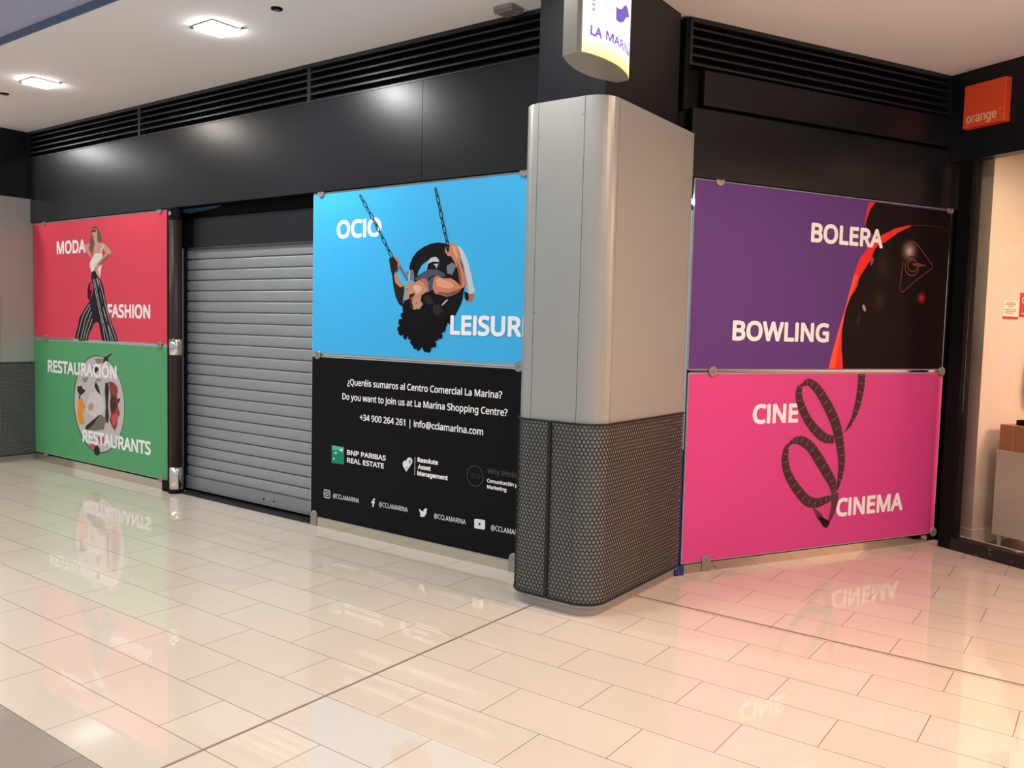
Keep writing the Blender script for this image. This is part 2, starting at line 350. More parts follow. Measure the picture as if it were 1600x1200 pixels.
    'c_shade1': [(-3.987,1.745),(-3.941,1.763),(-3.934,1.749),(-3.967,1.729),(-3.985,1.716)],
    'c_shade2': [(-3.749,1.762),(-3.697,1.752),(-3.646,1.739),(-3.6,1.746),(-3.551,1.769),(-3.526,1.793),(-3.569,1.779),(-3.642,1.762),(-3.707,1.769)],
    'c_shade3': [(-3.564,1.918),(-3.549,1.848),(-3.539,1.814),(-3.525,1.807),(-3.531,1.862),(-3.544,1.917),(-3.57,1.973)],
    'c_shade4': [(-3.669,2.066),(-3.642,2.053),(-3.638,2.031),(-3.649,2.023),(-3.659,2.038)],
    'c_brow': [(-3.985,1.716),(-3.967,1.723),(-3.954,1.68),(-3.944,1.654),(-3.972,1.668),(-3.982,1.687)],
    'c_knee2': [(-3.793,1.992),(-3.755,1.998),(-3.735,1.983),(-3.729,1.963),(-3.759,1.974),(-3.797,1.968),(-3.814,1.957),(-3.807,1.976)],
    'c_legs': [(-3.582,2.063),(-3.567,2.028),(-3.534,1.959),(-3.504,1.862),(-3.484,1.792),(-3.47,1.751),(-3.459,1.752),(-3.471,1.806),(-3.491,1.875),(-3.516,1.958),(-3.549,2.028)],
    'c_spoke': [(-3.993,1.917),(-3.983,1.913),(-3.986,1.846),(-3.998,1.844)],
    'c_spoke2': [(-3.656,1.94),(-3.611,1.96),(-3.574,1.939),(-3.608,1.877),(-3.655,1.892)],
    'c_white': [(-3.696,1.681),(-3.646,1.72),(-3.641,1.713),(-3.684,1.678)],
    'chain1': [(-4.511,2.499),(-4.465,2.437),(-4.412,2.367),(-4.36,2.301),(-4.301,2.222),(-4.243,2.135),(-4.192,2.063),(-4.154,2.009)],
    'chain2': [(-3.784,2.5),(-3.76,2.427),(-3.735,2.35),(-3.711,2.265),(-3.686,2.184),(-3.662,2.112),(-3.644,2.053)],
    'bsq': [(-4.744,0.634),(-4.615,0.633),(-4.612,0.505),(-4.747,0.501)],
    'b_star1': [(-4.672,0.606),(-4.648,0.61),(-4.651,0.624),(-4.638,0.614),(-4.616,0.618),(-4.631,0.606),(-4.63,0.59),(-4.641,0.599),(-4.652,0.6)],
    'b_star2': [(-4.723,0.586),(-4.708,0.586),(-4.701,0.595),(-4.698,0.586),(-4.679,0.584),(-4.695,0.579),(-4.694,0.575),(-4.705,0.576),(-4.717,0.567),(-4.711,0.579)],
    'b_star3': [(-4.734,0.541),(-4.725,0.542),(-4.721,0.551),(-4.72,0.541),(-4.707,0.538),(-4.718,0.535),(-4.717,0.524),(-4.724,0.531),(-4.732,0.529),(-4.727,0.536)],
    'b_heart': [(-4.025,0.582),(-4.016,0.596),(-4.001,0.605),(-3.989,0.604),(-3.98,0.623),(-3.962,0.631),(-3.944,0.628),(-3.932,0.613),(-3.933,0.597),(-3.943,0.584),(-3.958,0.563),(-3.975,0.543),(-3.989,0.527),(-4.002,0.544),(-4.018,0.56)],
    'b_vline': [(-3.911,0.639),(-3.907,0.639),(-3.906,0.515),(-3.91,0.515)],
    'b_f': [(-4.312,0.233),(-4.312,0.261),(-4.325,0.26),(-4.324,0.271),(-4.313,0.272),(-4.312,0.284),(-4.301,0.294),(-4.287,0.297),(-4.287,0.286),(-4.296,0.284),(-4.298,0.273),(-4.287,0.273),(-4.289,0.262),(-4.298,0.262),(-4.299,0.235)],
    'b_bird': [(-3.861,0.287),(-3.844,0.276),(-3.824,0.271),(-3.821,0.284),(-3.809,0.295),(-3.796,0.298),(-3.787,0.296),(-3.794,0.285),(-3.792,0.271),(-3.8,0.255),(-3.813,0.239),(-3.833,0.232),(-3.859,0.238),(-3.841,0.245),(-3.854,0.252),(-3.85,0.259),(-3.859,0.266),(-3.853,0.269),(-3.863,0.278)],
    'b_yt': [(-3.378,0.286),(-3.37,0.293),(-3.296,0.297),(-3.288,0.292),(-3.288,0.241),(-3.295,0.234),(-3.37,0.23),(-3.376,0.235)],
    'b_play': [(-3.341,0.275),(-3.319,0.265),(-3.34,0.251)],
    'f_tail': [(4.848,1.279,0.069),(4.847,1.2,0.066),(4.833,1.101,0.059),(4.803,1.003,0.047),(4.76,0.926,0.028),(4.705,0.862,0.003)],
    'f_l1r': [(4.272,1.197,0.015),(4.343,1.223,0.047),(4.409,1.192,0.063),(4.478,1.126,0.07),(4.549,1.038,0.078),(4.608,0.949,0.081),(4.652,0.85,0.077),(4.678,0.751,0.068),(4.695,0.662,0.061),(4.691,0.573,0.049),(4.674,0.495,0.03),(4.654,0.445,0.007)],
    'f_l1l': [(4.271,1.2,0.042),(4.263,1.138,0.057),(4.29,1.062,0.062),(4.347,0.975,0.065),(4.415,0.906,0.068),(4.497,0.848,0.069),(4.557,0.826,0.06),(4.615,0.822,0.053)],
    'f_l2r': [(4.183,0.786,0.013),(4.212,0.813,0.026),(4.255,0.826,0.047),(4.319,0.818,0.065),(4.399,0.77,0.072),(4.482,0.68,0.078),(4.557,0.59,0.076),(4.612,0.518,0.07),(4.631,0.468,0.056),(4.631,0.438,0.04)],
    'f_l2l': [(4.194,0.801,0.015),(4.174,0.772,0.044),(4.166,0.696,0.059),(4.194,0.609,0.064),(4.249,0.53,0.067),(4.317,0.459,0.07),(4.391,0.4,0.071),(4.477,0.38,0.064),(4.554,0.394,0.053),(4.609,0.408,0.04),(4.629,0.424,0.021)],
    'f_end': [(4.649,0.442,0.061),(4.648,0.378,0.059),(4.634,0.31,0.042),(4.614,0.262,0.028),(4.592,0.229,0.016)],
    'f_thin': [(4.446,0.348,0.009),(4.481,0.311,0.03),(4.523,0.269,0.049)],
    'f_tip': [(4.493,0.279),(4.529,0.283),(4.563,0.264),(4.612,0.237),(4.604,0.213),(4.579,0.195),(4.551,0.207),(4.518,0.245)],
    'k_red': [(5.244,2.351),(5.103,2.317),(4.967,2.258),(4.851,2.175),(4.768,2.084),(4.723,1.974),(4.687,1.855),(4.646,1.715),(4.591,1.553),(4.549,1.413),(4.524,1.317),(4.662,1.317),(4.638,1.47),(4.633,1.577),(4.654,1.706),(4.684,1.804),(4.736,1.859),(4.763,1.903),(4.77,1.947),(4.846,2.047),(4.93,2.139),(5.017,2.22),(5.137,2.291),(5.276,2.35)],
    'k_strip': [(4.832,2.483),(4.892,2.484),(4.847,2.434),(4.815,2.356),(4.806,2.317),(4.795,2.321),(4.809,2.409)],
    'k_black': [(4.889,2.484),(5.688,2.481),(5.69,2.288),(5.679,1.829),(5.685,1.318),(4.662,1.317),(4.638,1.47),(4.633,1.577),(4.654,1.706),(4.684,1.804),(4.736,1.859),(4.763,1.903),(4.77,1.947),(4.846,2.047),(4.93,2.139),(5.017,2.22),(5.137,2.291),(5.276,2.35),(5.244,2.351),(5.103,2.317),(4.967,2.258),(4.923,2.235),(4.859,2.272),(4.806,2.317),(4.815,2.356),(4.847,2.434)],
    'k_rim': [(5.244,2.351),(5.372,2.364),(5.504,2.367),(5.606,2.359),(5.672,2.343),(5.669,2.338),(5.598,2.353),(5.505,2.36),(5.373,2.357),(5.276,2.348)],
    'k_edge': [(4.549,1.413),(4.524,1.317),(4.585,1.317),(4.604,1.469),(4.659,1.728),(4.736,1.902),(4.769,1.963),(4.723,1.974),(4.687,1.855),(4.646,1.715),(4.591,1.553)],
    'k_logo': [(5.201,2.089),(5.181,1.905),(5.193,1.878),(5.216,1.87),(5.31,1.939),(5.514,2.059),(5.512,2.081),(5.353,2.209),(5.31,2.235),(5.266,2.234),(5.238,2.221)],
    'k_line': [(5.257,2.127),(5.367,2.132)],
    'k_bar': [(5.298,2.081),(5.363,2.087),(5.455,2.072),(5.365,2.06),(5.303,2.068)],
}


# ------------------------------------------------------------------ frames and mesh helpers
class Frame:
    """A wall's own axes: X along the wall, Y into the wall, Z up."""
    def __init__(self, loc, rot):
        self.loc = Vector(loc)
        self.rot = rot
        self.mat = Matrix.Translation(self.loc) @ Matrix.Rotation(rot, 4, 'Z')

    def pt(self, p):
        return self.mat @ Vector(p)


BETA = math.radians(27.97355)
CB, SB = math.cos(BETA), math.sin(BETA)
W = Frame((0, 0, 0), 0)
FA = Frame((0, 4.276, 0), 0)
FB = Frame((-4.28 * CB, 4.28 * SB, 0), math.pi / 2 - BETA)
FC = Frame((5.60 * SB, 5.60 * CB, 0), -BETA)


class MB:
    def __init__(self, *mats):
        self.v, self.f, self.mi, self.sm = [], [], [], []
        self.mats = list(mats) or ['dark']
        self.cur = 0
        self.smooth = False

    def use(self, m):
        if m not in self.mats:
            self.mats.append(m)
        self.cur = self.mats.index(m)
        return self

    def add(self, vs, fs):
        b = len(self.v)
        self.v += [tuple(p) for p in vs]
        for f in fs:
            self.f.append(tuple(b + i for i in f))
            self.mi.append(self.cur)
            self.sm.append(self.smooth)
        return self

    def box(self, x0, x1, y0, y1, z0, z1, bev=0.0):
        if bev:
            b = bev
            pts = [(x0 + b, y0), (x1 - b, y0), (x1, y0 + b), (x1, y1 - b), (x1 - b, y1), (x0 + b, y1), (x0, y1 - b), (x0, y0 + b)]
            return self.prism(pts, z0, z1)
        v = [(x0, y0, z0), (x1, y0, z0), (x1, y1, z0), (x0, y1, z0), (x0, y0, z1), (x1, y0, z1), (x1, y1, z1), (x0, y1, z1)]
        return self.add(v, [(0, 3, 2, 1), (4, 5, 6, 7), (0, 1, 5, 4), (1, 2, 6, 5), (2, 3, 7, 6), (3, 0, 4, 7)])

    def prism(self, pts, z0, z1):
        n = len(pts)
        v = [(x, y, z0) for x, y in pts] + [(x, y, z1) for x, y in pts]
        f = [tuple(range(n))[::-1], tuple(range(n, 2 * n))]
        f += [(i, (i + 1) % n, n + (i + 1) % n, n + i) for i in range(n)]
        return self.add(v, f)

    def disc(self, u, z, y0, y1, r, n=28, r2=None):
        """A cylinder whose axis runs into the wall."""
        r2 = r if r2 is None else r2
        v = [(u + r2 * math.cos(2 * math.pi * k / n), y0, z + r2 * math.sin(2 * math.pi * k / n)) for k in range(n)]
        v += [(u + r * math.cos(2 * math.pi * k / n), y1, z + r * math.sin(2 * math.pi * k / n)) for k in range(n)]
        f = [tuple(range(n)), tuple(range(n, 2 * n))[::-1]]
        f += [(i, n + i, n + (i + 1) % n, (i + 1) % n) for i in range(n)]
        return self.add(v, f)

    def lathe(self, x, y, prof, n=32):
        v = []
        for r, z in prof:
            v += [(x + r * math.cos(2 * math.pi * k / n), y + r * math.sin(2 * math.pi * k / n), z) for k in range(n)]
        f = []
        for j in range(len(prof) - 1):
            for k in range(n):
                a, b = j * n + k, j * n + (k + 1) % n
                f.append((a, b, b + n, a + n))
        f += [tuple(range(n))[::-1], tuple(range((len(prof) - 1) * n, len(prof) * n))]
        return self.add(v, f)

    def poly(self, pts, y):
        """A flat printed area (u, z) on the sheet."""
        tris = tessellate_polygon([[Vector((p[0], p[1], 0)) for p in pts]])
        v = [(p[0], y, p[1]) for p in pts]
        fs = []
        for a, b, c in tris:
            ar = (v[b][0] - v[a][0]) * (v[c][2] - v[a][2]) - (v[c][0] - v[a][0]) * (v[b][2] - v[a][2])
            fs.append((a, b, c) if ar > 0 else (a, c, b))
        return self.add(v, fs)

    def oval(self, u, z, ru, rz, y, n=36, tilt=0.0):
        c, s = math.cos(tilt), math.sin(tilt)
        P = []
        for k in range(n):
            a, b = ru * math.cos(2 * math.pi * k / n), rz * math.sin(2 * math.pi * k / n)
            P.append((u + a * c - b * s, z + a * s + b * c))
        return self.poly(P, y)

    def line(self, pts, w, y, closed=False):
        """A printed stroke of width w (one number or one per point)."""
        n = len(pts)
        ws = w if isinstance(w, (list, tuple)) else [w] * n
        L, R = [], []
        for i in range(n):
            a = pts[i - 1] if (i or closed) else pts[i]
            c = pts[(i + 1) % n] if (i < n - 1 or closed) else pts[i]
            dx, dz = c[0] - a[0], c[1] - a[1]
            d = math.hypot(dx, dz) or 1
            nx, nz = -dz / d * ws[i] / 2, dx / d * ws[i] / 2
            L.append((pts[i][0] + nx, y, pts[i][1] + nz))
            R.append((pts[i][0] - nx, y, pts[i][1] - nz))
        m = n if closed else n - 1
        return self.add(R + L, [(i, (i + 1) % n, n + (i + 1) % n, n + i) for i in range(m)])

    def shift(self, o):
        self.v = [(a - o[0], b - o[1], c - o[2]) for a, b, c in self.v]
        return self

    def obj(self, name):
        me = bpy.data.meshes.new(name)
        me.from_pydata(self.v, [], self.f)
        for m in self.mats:
            me.materials.append(M[m])
        me.polygons.foreach_set('material_index', self.mi)
        me.polygons.foreach_set('use_smooth', self.sm)
        me.update()
        o = bpy.data.objects.new(name, me)
        COL.objects.link(o)
        return o


ORG = {}


def tag(o, label, cat, group=None):
    o['label'] = label
    o['category'] = cat
    if group:
        o['group'] = group
    return o


def thing(name, label, cat, fr=W, o=(0, 0, 0), group=None):
    e = bpy.data.objects.new(name, None)
    e.empty_display_size = 0.1
    COL.objects.link(e)
    e.location = fr.pt(o)
    e.rotation_euler = (0, 0, fr.rot)
    ORG[e.name] = Vector(o)
    return tag(e, label, cat, group)


def part(name, mb, parent, label=None):
    """A part of a thing: the mesh is given in the wall's axes and stored about the thing's base."""
    off = ORG[parent.name]
    mb.shift(off)
    o = mb.obj(name)
    o.parent = parent
    ORG[o.name] = off
    if label:
        o['label'] = label
    return o


def subpart(name, mb, parent, label=None):
    return part(name, mb, parent, label)


def solo(name, mb, label, cat, fr, o, group=None):
    mb.shift(o)
    ob = mb.obj(name)
    ob.location = fr.pt(o)
    ob.rotation_euler = (0, 0, fr.rot)
    return tag(ob, label, cat, group)


def struct(name, mb, fr=W, parent=None):
    ob = mb.obj(name)
    ob.location = fr.loc
    ob.rotation_euler = (0, 0, fr.rot)
    ob['kind'] = 'structure'
    return ob


# ------------------------------------------------------------------ lettering
FONT = None
try:
    _d = bpy.utils.system_resource('DATAFILES', path='fonts')
    _p = os.path.join(_d, 'NotoSansHebrew-Regular.woff2')
    if os.path.exists(_p):
        FONT = bpy.data.fonts.load(_p)
except Exception:
    FONT = None
_cache = {}


def glyphs(s, res=4):
    if (s, res) in _cache:
        return _cache[(s, res)]
    c = bpy.data.curves.new('lettering', 'FONT')
    c.body = s
    c.size = 1
    c.resolution_u = res
    if FONT:
        c.font = FONT
    o = bpy.data.objects.new('lettering', c)
    COL.objects.link(o)
    dg = bpy.context.evaluated_depsgraph_get()
    me = bpy.data.meshes.new_from_object(o.evaluated_get(dg))
    vs = [(v.co.x, v.co.y) for v in me.vertices]
    fs = [tuple(p.vertices) for p in me.polygons]
    bpy.data.objects.remove(o)
    bpy.data.curves.remove(c)
    bpy.data.meshes.remove(me)
    _cache[(s, res)] = (vs, fs)
    return vs, fs


def width(s):
    xs = [p[0] for p in glyphs(s)[0]]
    return min(xs), max(xs)


CAP = max(p[1] for p in glyphs('H')[0])
ELL = max(p[1] for p in glyphs('l')[0])


def plain_caps(s):
    """All-capital words take a plain upright I without serifs."""
    return s.replace('I', 'l') if s.upper() == s else s


def text(mb, s, u0, u1, z, cap, y, bold=0.0, ref=None, res=4, bend=None, sel=None):
    """Lettering whose REF part spans u0..u1, cap height cap, on the baseline z."""
    caps = s.upper() == s
    s, ref = plain_caps(s), plain_caps(ref or s)
    a, b = width(ref)
    vs, fs = glyphs(s, res)
    if caps:
        vs = [(x, CAP if abs(q - ELL) < 1e-4 else q) for x, q in vs]
    if sel is not None:
        keep = [f for f in fs if sel[0] < sum(vs[i][0] for i in f) / len(f) <= sel[1]]
        used = sorted({i for f in keep for i in f})
        remap = {i: k for k, i in enumerate(used)}
        vs, fs = [vs[i] for i in used], [tuple(remap[i] for i in f) for f in keep]
    h = bold * cap
    kx, kz = (u1 - u0 - 2 * h) / (b - a), (cap - 2 * h) / CAP
    offs = [(0, 0)]
    if h:
        offs = [(h * math.cos(k * math.pi / 8), h * math.sin(k * math.pi / 8)) for k in range(16)] + [(0, 0)]
    for i, (ox, oz) in enumerate(offs):
        dy = 0.000009 * i
        P = [(u0 + h + (x - a) * kx + ox, y - dy, z + h + q * kz + oz) for x, q in vs]
        if bend:
            P = [bend(p[0], p[2], dy) for p in P]
        mb.add(P, fs)
    return mb


# ------------------------------------------------------------------ setting: floor, ceiling, walls
mb = MB('floor')
mb.box(-16, 6, -6, 12, -0.2, 0)
struct('floor', mb)
mb = MB('shopfloor')
mb.box(-4.10, 3.4, 0.11, 3.4, 0.0005, 0.012)
struct('floor_shop', mb, FC)
mb = MB('joint')
mb.box(-2.6085, -2.5965, 0.2, 3.83, -0.001, 0.0012)
struct('trim_1', mb)
mb = MB('joint')
mb.box(-2.24, 1.6, 4.357, 4.372, -0.001, 0.0012)
struct('trim_2', mb)
mb = MB('ceiling')
mb.box(-15, 6, 2.81, 12, 3.455, 3.62)
struct('ceiling', mb)
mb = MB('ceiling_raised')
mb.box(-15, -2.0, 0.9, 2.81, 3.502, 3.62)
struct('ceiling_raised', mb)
mb = MB('band')
mb.box(-15, 6, 2.797, 2.81, 3.452, 3.502)
struct('trim_3', mb)

# the shopfront with the roller shutter
mb = MB('fascia', 'dark', 'paleblue')
mb.box(-15.0, -3.884, -0.0165, 0.03, 2.508, 3.165)
mb.box(-3.880, -2.3, -0.0165, 0.03, 2.508, 3.165)
mb.use('dark')
mb.box(-15.0, -2.3, 0.03, 0.12, 2.515, 3.165)
mb.box(-15.0, -2.3, 0.075, 0.12, 3.165, 3.455)
mb.box(-15.0, -6.93, 0.03, 0.14, 0, 2.515)
mb.box(-4.965, -2.3, 0.03, 0.14, 0, 2.515)
mb.box(-15.0, -6.93, 0.14, 0.6, 0, 2.5)
mb.box(-4.9, -2.3, 0.14, 0.6, 0, 2.5)
mb.box(-7.2, -4.8, 0.42, 0.46, 0, 2.508)
mb.use('paleblue')
mb.box(-7.2, -4.8, 0.30, 0.34, 2.508, 3.40)  # blue panel stands in for the lit interior glimpsed over the shutter
struct('wall_back', mb, FA)
# the black wall head over the violet and pink panels
mb = MB('fascia', 'dark')
mb.box(3.27, 5.76, -0.0165, 0.05, 2.503, 2.915)
mb.box(3.36, 5.76, -0.004, 0.05, 2.945, 3.155)
mb.use('dark')
mb.box(3.0, 5.9, 0.05, 0.14, 2.507, 3.165)
mb.box(3.0, 5.9, 0.075, 0.14, 3.165, 3.455)
mb.box(3.30, 5.76, 0.03, 0.14, 0, 2.507)
mb.box(3.20, 3.235, -0.01, 0.075, 2.9, 3.44)
struct('wall_right', mb, FB)
# the neighbouring shop
mb = MB('fascia', 'dark')
mb.box(-4.29, 3.4, 0, 0.12, 2.825, 3.455)
mb.use('dark')
mb.box(-4.45, -4.165, 0.165, 0.22, 0, 2.825)
struct('wall_far', mb, FC)
mb = MB('shopwall')
mb.box(-4.45, -4.10, 0.286, 3.4, 0, 2.95)
mb.box(-4.45, 3.4, 3.4, 3.5, 0, 2.95)
mb.box(3.4, 3.5, 0.0, 3.5, 0, 2.95)
struct('wall_shop', mb, FC)
mb = MB('shopwall')
mb.box(-4.10, 3.4, 0.12, 3.5, 2.95, 3.0)
struct('ceiling_shop', mb, FC)
mb = MB('shopwall')
mb.box(-4.44, -4.088, 0.274, 0.286, 0.012, 0.115)
mb.box(-4.10, -4.088, 0.286, 3.4, 0.012, 0.115)
struct('baseboard_shop', mb, FC)
# shop window: frame post, sill, glass
win = struct('window_1', MB('dark').box(-4.165, -4.062, 0, 0.10, 0, 2.825), FC)
for nm, m_ in (('sill', MB('sill').box(-4.062, 3.4, 0.0, 0.10, 0, 0.088)), ('window_pane', MB('pane').box(-4.062, 3.4, 0.045, 0.055, 0.088, 2.825)),
               ('inner_ledge', MB('cabinet').box(-4.062, 3.4, 0.10, 0.108, 0.06, 0.092))):
    o_ = m_.obj(nm)
    o_.parent = win
# steel base strips below the panels
struct('baseboard_back', MB('steel').box(-9.39, -6.935, -0.006, 0.03, 0, 0.078).box(-4.968, -2.78, -0.006, 0.03, 0, 0.066), FA)
struct('baseboard_right', MB('steel').box(3.34, 5.62, -0.006, 0.03, 0, 0.058), FB)


# ------------------------------------------------------------------ black louvre grilles under the ceiling
def grille(fr, u0, u1, label, group):
    t = thing('vent_grille', label, 'vent', fr, ((u0 + u1) / 2, 0.03, 3.17), group)
    f = MB('slat')
    f.box(u0, u0 + 0.018, -0.012, 0.03, 3.17, 3.44)
    f.box(u1 - 0.018, u1, -0.012, 0.03, 3.17, 3.44)
    f.box(u0, u1, -0.010, 0.03, 3.425, 3.452)
    part('grille_frame', f, t)
    for k in range(5):
        z = 3.170 + 0.0525 * k
        s = MB('slat')
        a, b = u0 + 0.018, u1 - 0.018
        v = []
        for x in (a, b):
            v += [(x, -0.012, z), (x, -0.012, z + 0.012), (x, 0.045, z + 0.045), (x, 0.045, z + 0.033)]
        s.add(v, [(0, 1, 2, 3), (7, 6, 5, 4), (0, 4, 5, 1), (1, 5, 6, 2), (2, 6, 7, 3), (3, 7, 4, 0)])
        part('louvre_slat', s, t)
    return t


G = 'black louvre grilles above the shutter front'
grille(FA, -9.46, -7.32, 'black louvre grille over the red panel, in the corner by the far grey column', G)
grille(FA, -7.32, -5.025, 'black louvre grille above the roller shutter, between its two dividers', G)
grille(FA, -5.025, -2.74, 'black louvre grille above the blue swing panel, ending at the column', G)
grille(FB, 3.235, 5.60, 'black louvre grille above the violet bowling panel, under the warm ceiling', None)


# ------------------------------------------------------------------ columns in grey sheet with perforated guard
def rounded(x0, x1, yf, yb_l, yb_r, r, inset=0.0, n=10):
    """Plan of the column's skin from its far side round the front to its near side."""
    x0, x1, yf, r = x0 + inset, x1 - inset, yf + inset, r - inset
    P = [(x0, yb_l), (x0, yf + r)]
    P += [(x0 + r - r * math.cos(a), yf + r - r * math.sin(a)) for a in [math.pi / 2 * k / n for k in range(1, n + 1)]]
    P += [(x1 - r, yf)]
    P += [(x1 - r + r * math.sin(a), yf + r - r * math.cos(a)) for a in [math.pi / 2 * k / n for k in range(1, n + 1)]]
    P += [(x1, yb_r)]
    return P


def sheet(mb, outer, inner, z0, z1):
    mb.smooth = False
    return mb.prism(outer + inner[::-1], z0, z1)


def sub(P, Q, a, b):
    return P[a:b], Q[a:b]


def column(label, dx, shaft_label=None):
    X0, X1, YF, YBL, YBR, R = -2.77, -2.215, 3.82, 4.262, 4.885, 0.13
    t = thing('clad_column', label, 'column', W, (-2.4925 + dx, 4.3, 0), 'grey clad columns')
    core = MB('dark').prism([(x + dx, y) for x, y in rounded(X0, X1, YF, YBL, YBR, R, 0.024)], 0.0, 2.75)
    part('column_core', core, t)
    O, I = rounded(X0, X1, YF, YBL, YBR, R), rounded(X0, X1, YF, YBL, YBR, R, 0.02)
    O = [(x + dx, y) for x, y in O]
    I = [(x + dx, y) for x, y in I]
    g = 0.0016
    # corner sheet, flat front sheet, corner sheet, flat side sheet
    a = MB('clad')
    c1o, c1i = O[:12], I[:12]
    a.prism(c1o + c1i[::-1], 0.05, 2.755)
    part('corner_panel', a, t)
    xl, xr = X0 + R + dx, X1 - R + dx
    part('front_panel', MB('clad').box(xl + 2 * g, xr - 2 * g, YF, YF + 0.02, 0.05, 2.755), t)
    c = MB('clad').prism([O[12]] + O[13:23] + I[13:23][::-1] + [I[12]], 0.05, 2.755)
    part('corner_panel', c, t)
    s = MB('clad')
    s.box(X1 - 0.02 + dx, X1 + dx, YF + R + 2 * g, 4.862, 0.05, 2.755)
    s.box(X1 - 0.02 + dx, X1 + dx, 4.865, YBR, 0.05, 2.755)
    part('side_panel', s, t)
    for x, z in ((xl + 0.01, 2.57), (xr - 0.012, 2.66), (xl + 0.008, 1.63), (xr - 0.01, 1.62)):
        part('rivet', MB('rivet').disc(x, z, YF - 0.002, YF + 0.001, 0.0035, 10), t)
    part('rivet', MB('rivet').add([(X1 + 0.002 + dx, YF + R + 0.012 + 0.0035 * math.cos(k * 0.785), 1.6 + 0.0035 * math.sin(k * 0.785)) for k in range(8)], [tuple(range(8))]), t)
    P = [(x + dx, y) for x, y in rounded(X0, X1, YF, YBL, YBR, R, 0.018)]
    part('plinth', MB('plinth').prism(P, 0.0, 0.072), t)
    part('top_cap', MB('clad').prism([(x + dx, y) for x, y in rounded(X0, X1, YF, YBL, YBR, R, 0.004)], 2.748, 2.754), t)
    # perforated guard, wrapped round the column 12 mm off the sheet
    path = [(x + dx, y) for x, y in rounded(X0, X1, YF, YBL, YBR - 0.015, R, -0.012, 12)]
    seg = [0.0]
    for p, q in zip(path[:-1], path[1:]):
        seg.append(seg[-1] + math.hypot(q[0] - p[0], q[1] - p[1]))

    def wrap(s_, off):
        s_ = min(max(s_, 0), seg[-1])
        i = 0
        while i < len(seg) - 2 and seg[i + 1] < s_:
            i += 1
        k = (s_ - seg[i]) / (seg[i + 1] - seg[i])
        p, q = path[i], path[i + 1]
        tx, ty = (q[0] - p[0]), (q[1] - p[1])
        d = math.hypot(tx, ty)
        tx, ty = tx / d, ty / d
        # outward normal lies to the right hand of the walk
        return p[0] + (q[0] - p[0]) * k + ty * -off * -1, p[1] + (q[1] - p[1]) * k - tx * off

    pit = 0.0235
    row = pit * 0.8660254
    m = MB('meshmetal')
    z0g, z1g = 0.072, 1.043
    nr = int((z1g - z0g) / row)
    row = (z1g - z0g) / nr
    nc = int(seg[-1] / pit)
    pit = seg[-1] / nc
    R6 = row / 1.5
    hr = pit * 0.42
    vs, fs = [], []
    for j in range(nr):
        for i in range(nc):
            cs, cz = (i + (0.5 if j % 2 else 0.0) + 0.25) * pit, z0g + (j + 0.5) * row
            b0 = len(vs)
            hexa = [(cs + pit / 2, cz - R6 / 2), (cs + pit / 2, cz + R6 / 2), (cs, cz + R6), (cs - pit / 2, cz + R6 / 2), (cs - pit / 2, cz - R6 / 2), (cs, cz - R6)]
            for a_, z_ in hexa:
                x_, y_ = wrap(a_, 0)
                vs.append((x_, y_, min(max(z_, z0g), z1g)))
            for dep in (0.0, -0.003):
                for k in range(12):
                    an = -math.pi / 6 + k * math.pi / 6
                    x_, y_ = wrap(cs + hr * math.cos(an), dep)
                    vs.append((x_, y_, cz + hr * math.sin(an)))
            for k in range(6):
                i0, i1, i2 = b0 + 6 + 2 * k, b0 + 6 + (2 * k + 1) % 12, b0 + 6 + (2 * k + 2) % 12
                fs.append((b0 + k, b0 + (k + 1) % 6, i2, i1, i0))
            for k in range(12):
                fs.append((b0 + 6 + k, b0 + 6 + (k + 1) % 12, b0 + 18 + (k + 1) % 12, b0 + 18 + k))
    m.add(vs, fs)
    guard = part('mesh_guard', m, t)
    e = MB('meshmetal')
    po = [(x + dx, y) for x, y in rounded(X0, X1, YF, YBL, YBR - 0.015, R, -0.015, 12)]
    pi_ = [(x + dx, y) for x, y in rounded(X0, X1, YF, YBL, YBR - 0.015, R, -0.008, 12)]
    e.prism(po + pi_[::-1], 1.036, 1.048)
    e.prism(po + pi_[::-1], 0.066, 0.078)
    subpart('guard_edge', e, guard)
    subpart('guard_joint', MB('meshmetal').box(-2.512 + dx, -2.492 + dx, YF - 0.0165, YF - 0.006, 0.07, 1.045), guard)
    # black shaft up to the ceiling
    sh = MB('fascia').box(-2.724 + dx, -2.29 + dx, 3.93, 4.80, 2.70, 3.455, 0.004)
    part('upper_shaft', sh, t, 'black upper shaft')
    return t


column('grey rounded metal column with perforated black guard, between the swing and bowling panels', 0.0)
column('grey metal column with perforated guard, at the far end beside the red fashion panel', -7.177)

# ------------------------------------------------------------------ posters on glass panes
LY = 0.0002


def panel(fr, u0, u1, z0, z1, film, label, top=0.012):
    t = thing('poster_panel', label, 'poster', fr, ((u0 + u1) / 2, 0, z0))
    part('glass_pane', MB('glass_edge').box(u0 - 0.006, u1 + 0.008, 0.002, 0.014, z0 - 0.006, z1 + top, 0.001), t)
    part('poster_sheet', MB(film).box(u0, u1, 0.0, 0.002, z0, z1), t)
    return t


def word(t, s, u0, u1, z, cap, bold=0.055, ref=None, layer=2, m='white', res=4, name='lettering', label=None):
    # one part for each printed word of the line
    ws, x0 = s.split(' '), -9.0
    for k in range(len(ws)):
        x1 = width(plain_caps(' '.join(ws[:k + 1])))[1] + 0.02
        part(name, text(MB(m), s, u0, u1, z, cap, -LY * layer, bold, ref, res, sel=(x0, x1)), t, label)
        x0 = x1


def D(k):
    return DATA[k]


